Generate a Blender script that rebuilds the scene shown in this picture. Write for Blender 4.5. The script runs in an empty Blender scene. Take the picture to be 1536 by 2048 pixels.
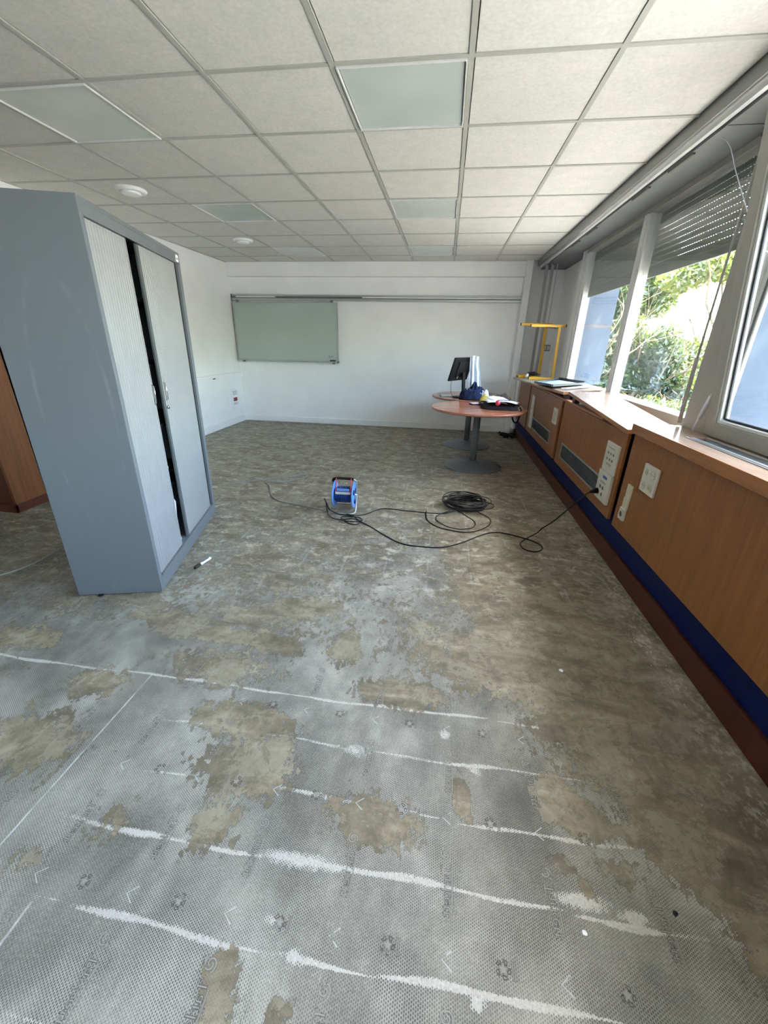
import bpy, bmesh, math, random
import numpy as np
from mathutils import Vector, Matrix, Euler
from math import pi, sin, cos, radians, atan2, sqrt, hypot
random.seed(7)
S = bpy.context.scene
COL = S.collection

# ------------------------------------------------------------------ camera
cam_d = bpy.data.cameras.new('camera')
cam_d.sensor_fit = 'HORIZONTAL'; cam_d.sensor_width = 36.0
cam_d.lens = 36.0 * 803.7 / 1536.0
cam_d.clip_start = 0.02; cam_d.clip_end = 300
cam = bpy.data.objects.new('camera', cam_d); COL.objects.link(cam)
RX = Vector((0.989475, 0.143278, 0.020247)); UP = Vector((-0.074485, 0.384357, 0.920175)); FW = Vector((-0.124059, 0.911998, -0.390984))
mw = Matrix.Identity(4)
for i in range(3):
    mw[i][0] = RX[i]; mw[i][1] = UP[i]; mw[i][2] = -FW[i]
mw[0][3], mw[1][3], mw[2][3] = 0, 0, 1.38
cam.matrix_world = mw
S.camera = cam

# ------------------------------------------------------------------ world, sun, exposure
w = bpy.data.worlds.new('world'); S.world = w; w.use_nodes = True
nt = w.node_tree; nt.nodes.clear()
sky = nt.nodes.new('ShaderNodeTexSky'); sky.sky_type = 'NISHITA'; sky.sun_disc = False
SUN_EL, SUN_AZ = radians(61), radians(28)          # azimuth measured from +Y towards +X
sky.sun_elevation = SUN_EL; sky.sun_rotation = SUN_AZ
sky.air_density = 1.0; sky.dust_density = 2.5; sky.ozone_density = 1.0
bg = nt.nodes.new('ShaderNodeBackground'); bg.inputs[1].default_value = 0.62
wo = nt.nodes.new('ShaderNodeOutputWorld')
tint = nt.nodes.new('ShaderNodeMix'); tint.data_type = 'RGBA'; tint.blend_type = 'MULTIPLY'; tint.inputs[0].default_value = 1.0; tint.inputs[7].default_value = (1.06, 1.0, 0.90, 1)
nt.links.new(sky.outputs[0], tint.inputs[6]); nt.links.new(tint.outputs[2], bg.inputs[0]); nt.links.new(bg.outputs[0], wo.inputs[0])
sun_d = bpy.data.lights.new('sun', 'SUN'); sun_d.energy = 7.0; sun_d.angle = radians(0.6); sun_d.color = (1.0, 0.93, 0.82)
sun = bpy.data.objects.new('sun', sun_d); COL.objects.link(sun)
sd = Vector((sin(SUN_AZ) * cos(SUN_EL), cos(SUN_AZ) * cos(SUN_EL), sin(SUN_EL)))
sun.rotation_euler = sd.to_track_quat('Z', 'Y').to_euler(); sun.location = sd * 20
S.view_settings.view_transform = 'Standard'; S.view_settings.look = 'None'
S.view_settings.exposure = 3.2; S.view_settings.gamma = 1.0; S.view_settings.use_curve_mapping = False
S.cycles.max_bounces = 12; S.cycles.diffuse_bounces = 7; S.cycles.glossy_bounces = 4; S.cycles.transparent_max_bounces = 24
S.cycles.use_denoising = True; S.cycles.caustics_reflective = False; S.cycles.caustics_refractive = False
S.cycles.sample_clamp_indirect = 8.0

# ------------------------------------------------------------------ material helpers
def srgb(r, g, b):
    f = lambda c: (c / 255 / 12.92) if c / 255 <= 0.04045 else ((c / 255 + 0.055) / 1.055) ** 2.4
    return (f(r), f(g), f(b), 1.0)

class NT:
    def __init__(s, name):
        s.m = bpy.data.materials.new(name); s.m.use_nodes = True; s.t = s.m.node_tree; s.t.nodes.clear()
        s.out = s.t.nodes.new('ShaderNodeOutputMaterial')
    def n(s, kind, **kw):
        nd = s.t.nodes.new('ShaderNode' + kind)
        for k, v in kw.items(): setattr(nd, k, v)
        return nd
    def put(s, sock, v):
        if isinstance(v, bpy.types.NodeSocket): s.t.links.new(v, sock)
        elif v is not None: sock.default_value = v
    def math(s, op, a, b=None, c=None, clamp=False):
        nd = s.n('Math', operation=op); nd.use_clamp = clamp
        for i, v in enumerate((a, b, c)):
            if v is not None: s.put(nd.inputs[i], v)
        return nd.outputs[0]
    def mix(s, f, a, b, mode='MIX'):
        nd = s.n('Mix', data_type='RGBA', blend_type=mode)
        s.put(nd.inputs[0], f); s.put(nd.inputs[6], a); s.put(nd.inputs[7], b)
        return nd.outputs[2]
    def noise(s, vec, scale, detail=3, rough=0.55, dist=0.0, out=0):
        nd = s.n('TexNoise'); s.put(nd.inputs['Vector'], vec); nd.inputs['Scale'].default_value = scale
        nd.inputs['Detail'].default_value = detail; nd.inputs['Roughness'].default_value = rough; nd.inputs['Distortion'].default_value = dist
        return nd.outputs[out]
    def ramp(s, f, stops):
        nd = s.n('ValToRGB'); s.put(nd.inputs[0], f); el = nd.color_ramp.elements
        while len(el) < len(stops): el.new(0.5)
        for e, (p, c) in zip(el, stops):
            e.position = p; e.color = c if len(c) == 4 else (*c, 1)
        return nd.outputs[0]
    def step(s, v, lo, hi):
        nd = s.n('MapRange', interpolation_type='SMOOTHSTEP'); s.put(nd.inputs[0], v)
        s.put(nd.inputs[1], lo); s.put(nd.inputs[2], hi); return nd.outputs[0]
    def mapping(s, vec, scale=(1, 1, 1), rot=(0, 0, 0), loc=(0, 0, 0)):
        nd = s.n('Mapping'); s.put(nd.inputs[0], vec); nd.inputs[1].default_value = loc; nd.inputs[2].default_value = rot; nd.inputs[3].default_value = scale
        return nd.outputs[0]
    def pos(s): return s.n('TexCoord').outputs['Object']
    def bsdf(s, color, rough=0.5, metal=0.0, bump=None, bump_s=0.2, bump_d=0.002, spec=0.5, trans=None):
        b = s.n('BsdfPrincipled'); s.put(b.inputs['Base Color'], color); s.put(b.inputs['Roughness'], rough); b.inputs['Metallic'].default_value = metal
        b.inputs['Specular IOR Level'].default_value = spec
        if bump is not None:
            bp = s.n('Bump'); bp.inputs['Strength'].default_value = bump_s; bp.inputs['Distance'].default_value = bump_d
            s.put(bp.inputs['Height'], bump); s.t.links.new(bp.outputs[0], b.inputs['Normal'])
        s.b = b; return b.outputs[0]
    def done(s, sh): s.t.links.new(sh, s.out.inputs[0]); return s.m

def plain(name, c, rough=0.5, metal=0.0, var=0.06, scale=6.0, bump=0.0, spec=0.5):
    t = NT(name); p = t.pos(); n = t.noise(p, scale, 4)
    lo = tuple(x * (1 - var) for x in c[:3]) + (1,); hi = tuple(min(1, x * (1 + var)) for x in c[:3]) + (1,)
    col = t.ramp(n, [(0.3, lo), (0.7, hi)])
    return t.done(t.bsdf(col, rough, metal, t.noise(p, 180, 2) if bump else None, bump, 0.001, spec))

def wood(name, c1, c2, axis='Z', rough=0.42, grain=1.0):
    t = NT(name); p = t.pos()
    sc = {'Z': (16, 16, 0.9), 'Y': (16, 0.9, 16), 'X': (0.9, 16, 16)}[axis]
    v = t.mapping(p, sc)
    a = t.noise(v, 2.2, 6, 0.6, 0.7); b = t.noise(t.mapping(p, tuple(k * 5 for k in sc)), 2.5, 3, 0.6)
    f = t.math('ADD', t.math('MULTIPLY', a, 0.65), t.math('MULTIPLY', b, 0.35))
    col = t.ramp(f, [(0.36, c1), (0.62, c2)])
    return t.done(t.bsdf(col, rough, 0, b, 0.08 * grain, 0.001))

M = {}
M['wall'] = plain('white_wall_paint', srgb(238, 239, 240), 0.75, 0, 0.03, 3, 0.10)
M['wall_trim'] = plain('white_gloss_paint', srgb(236, 238, 240), 0.45, 0, 0.03, 3)
M['void'] = plain('dark_void', (0.010, 0.010, 0.010, 1), 0.9)
M['blue'] = plain('dark_blue_paint', srgb(6, 25, 82), 0.5, 0, 0.08, 5, 0, 0.2)
M['skirt'] = plain('dark_red_brown_stain', srgb(80, 33, 18), 0.5, 0, 0.25, 14)
M['oak'] = wood('oak_veneer', srgb(134, 83, 44), srgb(158, 101, 56), 'Z')
M['oak_y'] = wood('oak_veneer_edge', srgb(150, 98, 58), srgb(176, 122, 78), 'Y', 0.4)
M['top'] = wood('worktop_laminate', srgb(160, 134, 114), srgb(184, 160, 142), 'Y', 0.15)
M['top2'] = wood('loose_board_laminate', srgb(120, 101, 86), srgb(142, 122, 106), 'Y', 0.26)
M['topedge'] = wood('worktop_edge', srgb(150, 98, 58), srgb(172, 116, 72), 'Y', 0.4)
M['pale_top'] = plain('pale_laminate', srgb(168, 160, 150), 0.3)
M['brownwood'] = wood('brown_clad_panel', srgb(104, 60, 30), srgb(128, 78, 42), 'Z')
M['darkwood'] = wood('dark_red_panel', srgb(64, 22, 12), srgb(84, 30, 16), 'Z')
M['alu'] = plain('aluminium', srgb(176, 180, 180), 0.35, 0.6, 0.05)
M['whitealu'] = plain('white_lacquered_metal', srgb(214, 216, 214), 0.35, 0.0, 0.03)
M['greyframe'] = plain('pale_grey_window_frame', srgb(168, 165, 158), 0.4, 0.0, 0.04)
M['darkrub'] = plain('black_rubber', srgb(20, 20, 20), 0.5)
M['black'] = plain('black_plastic', srgb(8, 8, 9), 0.5)
M['cable'] = plain('black_cable', srgb(20, 21, 22), 0.4)
M['gcable'] = plain('grey_cable', srgb(138, 139, 134), 0.45)
M['socket'] = plain('white_socket_plastic', srgb(216, 212, 200), 0.35, 0, 0.03)
M['sockhole'] = plain('socket_recess', srgb(92, 90, 84), 0.5)
M['cream'] = plain('cream_switch_plastic', srgb(208, 200, 176), 0.4)
M['grid'] = plain('ceiling_grid_paint', srgb(176, 177, 170), 0.4, 0.0, 0.03)
M['yellow'] = plain('yellow_lacquer', srgb(222, 168, 30), 0.35, 0, 0.05)
M['brightyellow'] = plain('yellow_plastic', srgb(214, 196, 90), 0.5)
M['bluepl'] = plain('light_blue_plastic', srgb(104, 158, 226), 0.35, 0, 0.05)
M['bluedk'] = plain('deep_blue_plastic', srgb(28, 62, 130), 0.4)
M['red'] = plain('pink_red_lacquer', srgb(206, 70, 88), 0.4)
M['dkred'] = plain('dark_red_print', srgb(120, 16, 36), 0.5)
M['steel'] = plain('grey_metal_pedestal', srgb(112, 117, 118), 0.38, 0.25, 0.05)
M['chrome'] = plain('chrome', srgb(200, 202, 204), 0.18, 1.0, 0.02)
M['paper'] = plain('white_paper', srgb(238, 240, 246), 0.8)
M['wcloth'] = plain('white_cloth', srgb(222, 230, 242), 0.85, 0, 0.05, 20, 0.2)
M['bcloth'] = plain('navy_cloth', srgb(17, 34, 70), 0.85, 0, 0.6, 22, 0.3)
M['bagcloth'] = plain('black_bag_cloth', srgb(14, 13, 16), 0.75, 0, 0.2, 20, 0.3)
M['browncloth'] = plain('grey_brown_cloth', srgb(96, 80, 76), 0.85, 0, 0.2, 20, 0.3)
M['table'] = wood('pearwood_tabletop', srgb(160, 100, 76), srgb(182, 120, 94), 'X', 0.2, 0.4)
M['greytray'] = plain('grey_mat', srgb(150, 160, 166), 0.35)
M['traydark'] = plain('dark_grey_green_plastic', srgb(38, 52, 54), 0.35)
M['shutter'] = plain('grey_green_shutter', srgb(90, 96, 87), 0.5, 0, 0.05)
M['fin'] = plain('white_render', srgb(232, 236, 238), 0.8, 0, 0.03)
M['fin_shaded'] = plain('shaded_white_facade', srgb(72, 83, 98), 0.8, 0, 0.03)  # white fins outside, their bluish shade put into a darkened base colour
M['bark'] = plain('bark', srgb(112, 98, 80), 0.9, 0, 0.3, 20, 0.4)
M['soil'] = plain('garden_soil', srgb(146, 134, 112), 0.95, 0, 0.35, 3)
M['lampback'] = plain('lamp_housing', srgb(200, 202, 198), 0.4)
M['ink'] = plain('grey_ink', srgb(120, 124, 126), 0.7)
M['cabgrey'] = None; M['rib'] = None
M['blinds'] = plain('white_blind_fabric', srgb(206, 208, 206), 0.8, 0, 0.03)
M['mbl'] = plain('light_blue_print', srgb(60, 96, 160), 0.5)

def m_tile():
    t = NT('mineral_ceiling_tile'); p = t.pos()
    info = t.n('ObjectInfo').outputs['Random']
    v = t.n('VectorMath', operation='ADD'); t.put(v.inputs[0], p)
    cm = t.n('CombineXYZ'); t.put(cm.inputs[0], t.math('MULTIPLY', info, 20.0)); t.put(v.inputs[1], cm.outputs[0])
    a = t.noise(v.outputs[0], 55, 5, 0.7); b = t.noise(v.outputs[0], 9, 3)
    col = t.ramp(a, [(0.35, srgb(206, 204, 198)), (0.62, srgb(224, 223, 218))])
    col = t.mix(0.35, col, t.ramp(b, [(0.35, srgb(204, 206, 200)), (0.65, srgb(226, 222, 218))]))
    hv = t.math('SUBTRACT', 1.0, t.math('MULTIPLY', info, 0.03))
    col = t.mix(1.0, col, hv, 'MULTIPLY')
    return t.done(t.bsdf(col, 0.9, 0, a, 0.35, 0.002))
M['tile'] = m_tile()

def m_diffuser():
    t = NT('lamp_diffuser'); p = t.pos()
    col = t.ramp(t.noise(p, 2, 2), [(0.3, srgb(186, 196, 190)), (0.7, srgb(200, 208, 204))])
    return t.done(t.bsdf(col, 0.16, 0, t.noise(p, 300, 1), 0.05, 0.0005))
M['diffuser'] = m_diffuser()

def m_board():
    t = NT('enamel_board'); p = t.pos()
    col = t.ramp(t.noise(p, 1.5, 3), [(0.3, srgb(168, 182, 176)), (0.7, srgb(178, 190, 186))])
    return t.done(t.bsdf(col, 0.3))
M['board'] = m_board()

def m_glass():
    t = NT('window_glass'); tr = t.n('BsdfTransparent'); tr.inputs[0].default_value = (0.93, 0.95, 0.94, 1)
    gl = t.n('BsdfGlossy'); gl.inputs['Roughness'].default_value = 0.02; gl.inputs[0].default_value = (1, 1, 1, 1)
    lw = t.n('LayerWeight'); lw.inputs[0].default_value = 0.5; fac = t.math('ADD', 0.035, t.math('MULTIPLY', t.math('POWER', lw.outputs['Facing'], 4.5), 0.85))
    p = t.pos(); dirt = t.step(t.noise(p, 1.7, 5, 0.65, 0.8), 0.56, 0.75)
    df = t.n('BsdfTranslucent'); df.inputs[0].default_value = (0.75, 0.85, 0.85, 1)
    mx = t.n('MixShader'); t.put(mx.inputs[0], fac); t.t.links.new(tr.outputs[0], mx.inputs[1]); t.t.links.new(gl.outputs[0], mx.inputs[2])
    m2 = t.n('MixShader'); t.put(m2.inputs[0], t.math('MULTIPLY', dirt, 0.015)); t.t.links.new(mx.outputs[0], m2.inputs[1]); t.t.links.new(df.outputs[0], m2.inputs[2])
    return t.done(m2.outputs[0])
M['glass'] = m_glass()

def m_leaf(name, c1, c2):
    t = NT(name); r = t.n('NewGeometry').outputs['Random Per Island']
    col = t.ramp(r, [(0.0, c1), (1.0, c2)])
    d = t.n('BsdfDiffuse'); t.put(d.inputs[0], col)
    tl = t.n('BsdfTranslucent'); t.put(tl.inputs[0], t.mix(0.5, col, srgb(104, 124, 36), 'MIX'))
    gl = t.n('BsdfGlossy'); gl.inputs['Roughness'].default_value = 0.35; gl.inputs[0].default_value = (0.8, 0.85, 0.8, 1)
    mx = t.n('MixShader'); mx.inputs[0].default_value = 0.42; t.t.links.new(d.outputs[0], mx.inputs[1]); t.t.links.new(tl.outputs[0], mx.inputs[2])
    m2 = t.n('MixShader'); m2.inputs[0].default_value = 0.10; t.t.links.new(mx.outputs[0], m2.inputs[1]); t.t.links.new(gl.outputs[0], m2.inputs[2])
    return t.done(m2.outputs[0])
M['leaf_dark'] = m_leaf('grey_green_leaves', srgb(34, 50, 30), srgb(74, 90, 60))
M['leaf_mid'] = m_leaf('fresh_green_leaves', srgb(42, 70, 20), srgb(84, 108, 42))
M['leaf_lime'] = m_leaf('lime_leaves', srgb(76, 92, 26), srgb(122, 130, 52))

def m_cab():
    t = NT('grey_cabinet_lacquer'); p = t.pos()
    sep = t.n('SeparateXYZ'); t.put(sep.inputs[0], p)
    # faint rubbed arc on the side panel (wear with a shape of its own)
    yy = t.math('DIVIDE', t.math('SUBTRACT', sep.outputs[1], 0.20), 0.16)
    zz = t.math('DIVIDE', t.math('SUBTRACT', sep.outputs[2], 1.02), 0.62)
    rr = t.math('SQRT', t.math('ADD', t.math('MULTIPLY', yy, yy), t.math('MULTIPLY', zz, zz)))
    ring = t.math('SUBTRACT', 1.0, t.math('MULTIPLY', t.math('ABSOLUTE', t.math('SUBTRACT', rr, 1.0)), 14.0), clamp=True)
    brk = t.step(t.noise(p, 3.0, 3), 0.42, 0.62)
    scuff = t.math('MULTIPLY', ring, brk)
    st = t.step(t.noise(t.mapping(p, (1, 6, 1.6), (0.35, 0, 0)), 2.4, 4, 0.6, 0.6), 0.62, 0.8)
    f = t.math('ADD', t.math('MULTIPLY', scuff, 0.22), t.math('MULTIPLY', st, 0.10), clamp=True)
    col = t.mix(f, srgb(104, 111, 118), srgb(160, 166, 170))
    return t.done(t.bsdf(col, 0.42, 0, t.noise(p, 260, 2), 0.06, 0.0006))
M['cabgrey'] = m_cab()
M['rib'] = plain('tambour_slats', srgb(140, 143, 146), 0.45, 0, 0.03)
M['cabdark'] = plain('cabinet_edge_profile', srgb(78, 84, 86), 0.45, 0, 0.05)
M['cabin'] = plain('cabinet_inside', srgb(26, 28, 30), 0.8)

# ------------------------------------------------------------------ geometry helpers
def link(name, me, parent=None, mats=()):
    o = bpy.data.objects.new(name, me); COL.objects.link(o)
    for m in mats:
        if m is not None and m.name not in [x.name for x in me.materials if x]: me.materials.append(m)
    if parent is not None: o.parent = parent
    return o
def tag(o, label=None, cat=None, group=None, kind=None):
    if label: o['label'] = label
    if cat: o['category'] = cat
    if group: o['group'] = group
    if kind: o['kind'] = kind
    return o
def empty(name, loc=(0, 0, 0), rz=0.0, label=None, cat=None, group=None):
    o = bpy.data.objects.new(name, None); COL.objects.link(o); o.location = loc; o.rotation_euler = (0, 0, rz); o.empty_display_size = 0.1
    return tag(o, label, cat, group)

class G:
    """collects polygons, then builds one mesh object"""
    def __init__(s): s.v = []; s.f = []; s.mi = []; s.sm = []
    def add(s, vs, fs, mi=0, smooth=False):
        b = len(s.v); s.v += [tuple(v) for v in vs]; s.f += [tuple(i + b for i in f) for f in fs]
        s.mi += [mi] * len(fs); s.sm += [smooth] * len(fs); return s
    def box(s, x0, x1, y0, y1, z0, z1, mi=0):
        v = [(x0, y0, z0), (x1, y0, z0), (x1, y1, z0), (x0, y1, z0), (x0, y0, z1), (x1, y0, z1), (x1, y1, z1), (x0, y1, z1)]
        return s.add(v, [(0, 3, 2, 1), (4, 5, 6, 7), (0, 1, 5, 4), (1, 2, 6, 5), (2, 3, 7, 6), (3, 0, 4, 7)], mi)
    def bbox(s, x0, x1, y0, y1, z0, z1, b=0.004, mi=0):
        bm = bmesh.new(); bmesh.ops.create_cube(bm, size=1)
        for v in bm.verts: v.co = Vector(((x0 + x1) / 2 + v.co.x * (x1 - x0), (y0 + y1) / 2 + v.co.y * (y1 - y0), (z0 + z1) / 2 + v.co.z * (z1 - z0)))
        bmesh.ops.bevel(bm, geom=list(bm.edges), offset=min(b, abs(x1 - x0) * .45, abs(y1 - y0) * .45, abs(z1 - z0) * .45), segments=2, affect='EDGES', profile=0.6)
        bm.verts.index_update(); s.add([v.co[:] for v in bm.verts], [tuple(v.index for v in f.verts) for f in bm.faces], mi); bm.free(); return s
    def lathe(s, prof, c=(0, 0, 0), seg=32, mi=0, axis='Z', smooth=True, cap=True):
        vs = []; fs = []
        for r, z in prof:
            for k in range(seg):
                a = 2 * pi * k / seg; p = (r * cos(a), r * sin(a), z)
                if axis == 'X': p = (z, r * cos(a), r * sin(a))
                if axis == 'Y': p = (r * cos(a), z, r * sin(a))
                vs.append((p[0] + c[0], p[1] + c[1], p[2] + c[2]))
        for i in range(len(prof) - 1):
            for k in range(seg):
                k2 = (k + 1) % seg; fs.append((i * seg + k, i * seg + k2, (i + 1) * seg + k2, (i + 1) * seg + k))
        s.add(vs, fs, mi, smooth)
        if cap:
            b = len(s.v) - len(vs)
            s.f += [tuple(b + k for k in range(seg))[::-1], tuple(b + (len(prof) - 1) * seg + k for k in range(seg))]; s.mi += [mi] * 2; s.sm += [False] * 2
        return s
    def tube(s, pts, r, seg=8, mi=0, closed=False, smooth=True, cap=True):
        pts = [Vector(p) for p in pts]; n = len(pts); vs = []; fs = []
        up = Vector((0, 0, 1)); prev = None
        for i in range(n):
            a = pts[(i - 1) % n] if (closed or i > 0) else pts[0]; b = pts[(i + 1) % n] if (closed or i < n - 1) else pts[-1]
            d = (b - a); d = d.normalized() if d.length > 1e-9 else Vector((0, 1, 0))
            if prev is None: u = d.cross(up); u = u.normalized() if u.length > 1e-3 else d.cross(Vector((1, 0, 0))).normalized()
            else:
                u = prev - d * prev.dot(d); u = u.normalized() if u.length > 1e-6 else prev
            prev = u; v = d.cross(u); rr = r[i] if hasattr(r, '__len__') else r
            for k in range(seg):
                t = 2 * pi * k / seg; vs.append(pts[i] + u * (rr * cos(t)) + v * (rr * sin(t)))
        m = n if closed else n - 1
        for i in range(m):
            j = (i + 1) % n
            for k in range(seg):
                k2 = (k + 1) % seg; fs.append((i * seg + k, i * seg + k2, j * seg + k2, j * seg + k))
        s.add(vs, fs, mi, smooth)
        if cap and not closed:
            b = len(s.v) - len(vs); s.f += [tuple(b + k for k in range(seg))[::-1], tuple(b + (n - 1) * seg + k for k in range(seg))]; s.mi += [mi] * 2; s.sm += [False] * 2
        return s
    def quad(s, a, b, c, d, mi=0): return s.add([a, b, c, d], [(0, 1, 2, 3)], mi)
    def prism(s, poly, z0, z1, mi=0):
        n = len(poly); vs = [(x, y, z0) for x, y in poly] + [(x, y, z1) for x, y in poly]
        fs = [tuple(range(n))[::-1], tuple(range(n, 2 * n))] + [(i, (i + 1) % n, n + (i + 1) % n, n + i) for i in range(n)]
        return s.add(vs, fs, mi)
    def xform(s, mat, start=0):
        for i in range(start, len(s.v)): s.v[i] = tuple(mat @ Vector(s.v[i]))
        return s
    def mesh(s, name, mats):
        me = bpy.data.meshes.new(name); me.from_pydata(s.v, [], s.f)
        for m in (mats if isinstance(mats, (list, tuple)) else [mats]): me.materials.append(m)
        me.polygons.foreach_set('material_index', s.mi); me.polygons.foreach_set('use_smooth', s.sm); me.update(); return me
    def obj(s, name, mats, parent=None): return link(name, s.mesh(name, mats), parent)

def catmull(pts, n=8, closed=False):
    P = [Vector(p) for p in pts]; out = []; L = len(P)
    rng = range(L) if closed else range(L - 1)
    for i in rng:
        p0 = P[(i - 1) % L] if (closed or i > 0) else P[0]; p1 = P[i]; p2 = P[(i + 1) % L]; p3 = P[(i + 2) % L] if (closed or i + 2 < L) else P[-1]
        for k in range(n):
            t = k / n; out.append(0.5 * ((2 * p1) + (-p0 + p2) * t + (2 * p0 - 5 * p1 + 4 * p2 - p3) * t * t + (-p0 + 3 * p1 - 3 * p2 + p3) * t ** 3))
    if not closed: out.append(P[-1])
    return out
def bx(name, mat, x0, x1, y0, y1, z0, z1, parent=None, bev=0.0):
    g = G(); (g.bbox(x0, x1, y0, y1, z0, z1, bev) if bev else g.box(x0, x1, y0, y1, z0, z1)); return g.obj(name, mat, parent)
def struct(o): o['kind'] = 'structure'; return o

# ================================================================== FLOOR
GLUE=[(-0.58,0.869,0.12,0.067,1),(-0.508,0.917,0.044,0.065,1),(-0.12,0.772,0.093,0.047,1),(-0.182,0.727,0.033,0.027,0.8),(0.472,0.925,0.049,0.06,1),(0.536,0.874,0.063,0.047,1),(0.57,0.865,0.047,0.028,0.9),(-0.685,1.046,0.125,0.048,1),(-0.92,1.302,0.202,0.084,0.8),(-0.611,0.681,0.053,0.061,0.8),(-1.413,0.842,0.161,0.093,0.8),(-1.394,1.12,0.084,0.063,0.8),(-1.928,1.32,0.143,0.064,0.8),(-0.414,0.381,0.034,0.035,0.9),(-0.396,0.337,0.033,0.028,0.9),(-1.066,0.518,0.042,0.032,0.7),(-0.907,0.648,0.053,0.053,0.6),(0.595,0.751,0.043,0.032,0.9),(0.442,0.74,0.029,0.023,0.8),(0.492,0.701,0.017,0.024,0.8),(0.162,0.876,0.02,0.058,0.9),(0.665,0.845,0.018,0.03,0.9),(-0.088,1.28,0.116,0.049,1),(-0.256,0.351,0.027,0.021,0.7),(-0.217,0.882,0.034,0.017,0.5),(-1.252,1.552,0.153,0.069,0.9),(-1.024,1.491,0.148,0.043,0.9),(-0.7,1.472,0.096,0.051,0.9),(-0.387,1.525,0.061,0.09,0.9),(-1.01,1.679,0.133,0.063,0.8),(-0.696,1.756,0.19,0.08,0.9),(0.364,1.581,0.361,0.148,0.9),(0.613,1.892,0.246,0.193,0.9),(0.688,1.507,0.274,0.171,1),(0.784,1.195,0.21,0.146,1),(0.418,1.816,0.106,0.135,0.6),(-2.155,2.195,0.201,0.135,0.5),(-1.012,2.26,0.232,0.17,0.7),(-0.366,2.523,0.213,0.24,0.6)]
WHITE=[(-0.308,0.636,0.092,0.018,1),(0.474,0.662,0.061,0.018,1),(0.6,0.646,0.033,0.013,1),(-0.219,0.993,0.051,0.027,0.8),(0.209,0.985,0.024,0.022,0.8),(-0.254,0.443,0.024,0.012,1),(0.18,0.434,0.016,0.014,1),(-0.341,0.499,0.018,0.011,0.8),(0.104,1.106,0.023,0.022,0.8),(-0.563,0.455,0.019,0.009,0.5),(1.099,1.775,0.063,0.169,0.9),(1.116,1.519,0.067,0.132,0.9),(0.609,1.188,0.027,0.147,0.5),(0.902,1.009,0.024,0.022,0.8),(0.935,0.982,0.016,0.053,0.7),(1.111,0.979,0.032,0.052,0.8),(0.722,1.911,0.068,0.055,0.6),(0.834,3.397,0.177,0.183,0.6),(1.089,2.953,0.1,0.295,0.7),(-0.36,1.769,0.081,0.288,0.5),(-0.675,2.068,0.123,0.24,0.5),(-0.851,0.733,0.08,0.017,0.4),(-0.254,1.239,0.084,0.053,0.5),(-1.065,2.395,0.104,0.148,0.6),(0.518,0.789,0.03,0.086,0.4)]
DARK=[(0.36,0.924,0.05,0.07,1),(0.423,1.137,0.038,0.141,0.8),(0.535,1.046,0.025,0.031,1),(0.036,1.978,0.026,1.049,0.7),(0.038,1.21,0.018,0.249,0.6),(0.271,1.312,0.021,0.113,0.9),(-0.073,2.738,0.03,0.84,0.4),(-0.361,1.011,0.037,0.152,0.4),(-0.186,0.747,0.092,0.087,0.25),(-0.618,0.819,0.1,0.219,0.3),(-0.844,1.448,0.096,0.047,0.6),(-1.536,1.405,0.145,0.068,0.6),(-1.867,1.426,0.224,0.109,0.5),(0.07,0.505,0.073,0.056,0.3),(-0.541,0.509,0.157,0.061,0.3)]
RIDGES=[(0.445,-1.05,0.75,1.0,.006),(0.632,-1.14,0.90,1.0,.007),(0.812,-1.12,0.98,0.9,.006),(1.0,-1.18,0.86,0.85,.006),(1.197,-2.2,0.92,1.0,.006),(1.41,-2.4,0.45,0.45,.003),(1.60,-1.6,1.0,0.25,.003),(1.79,-1.6,1.0,0.25,.003),(0.26,-1.0,0.9,.9,.006)]

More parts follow.
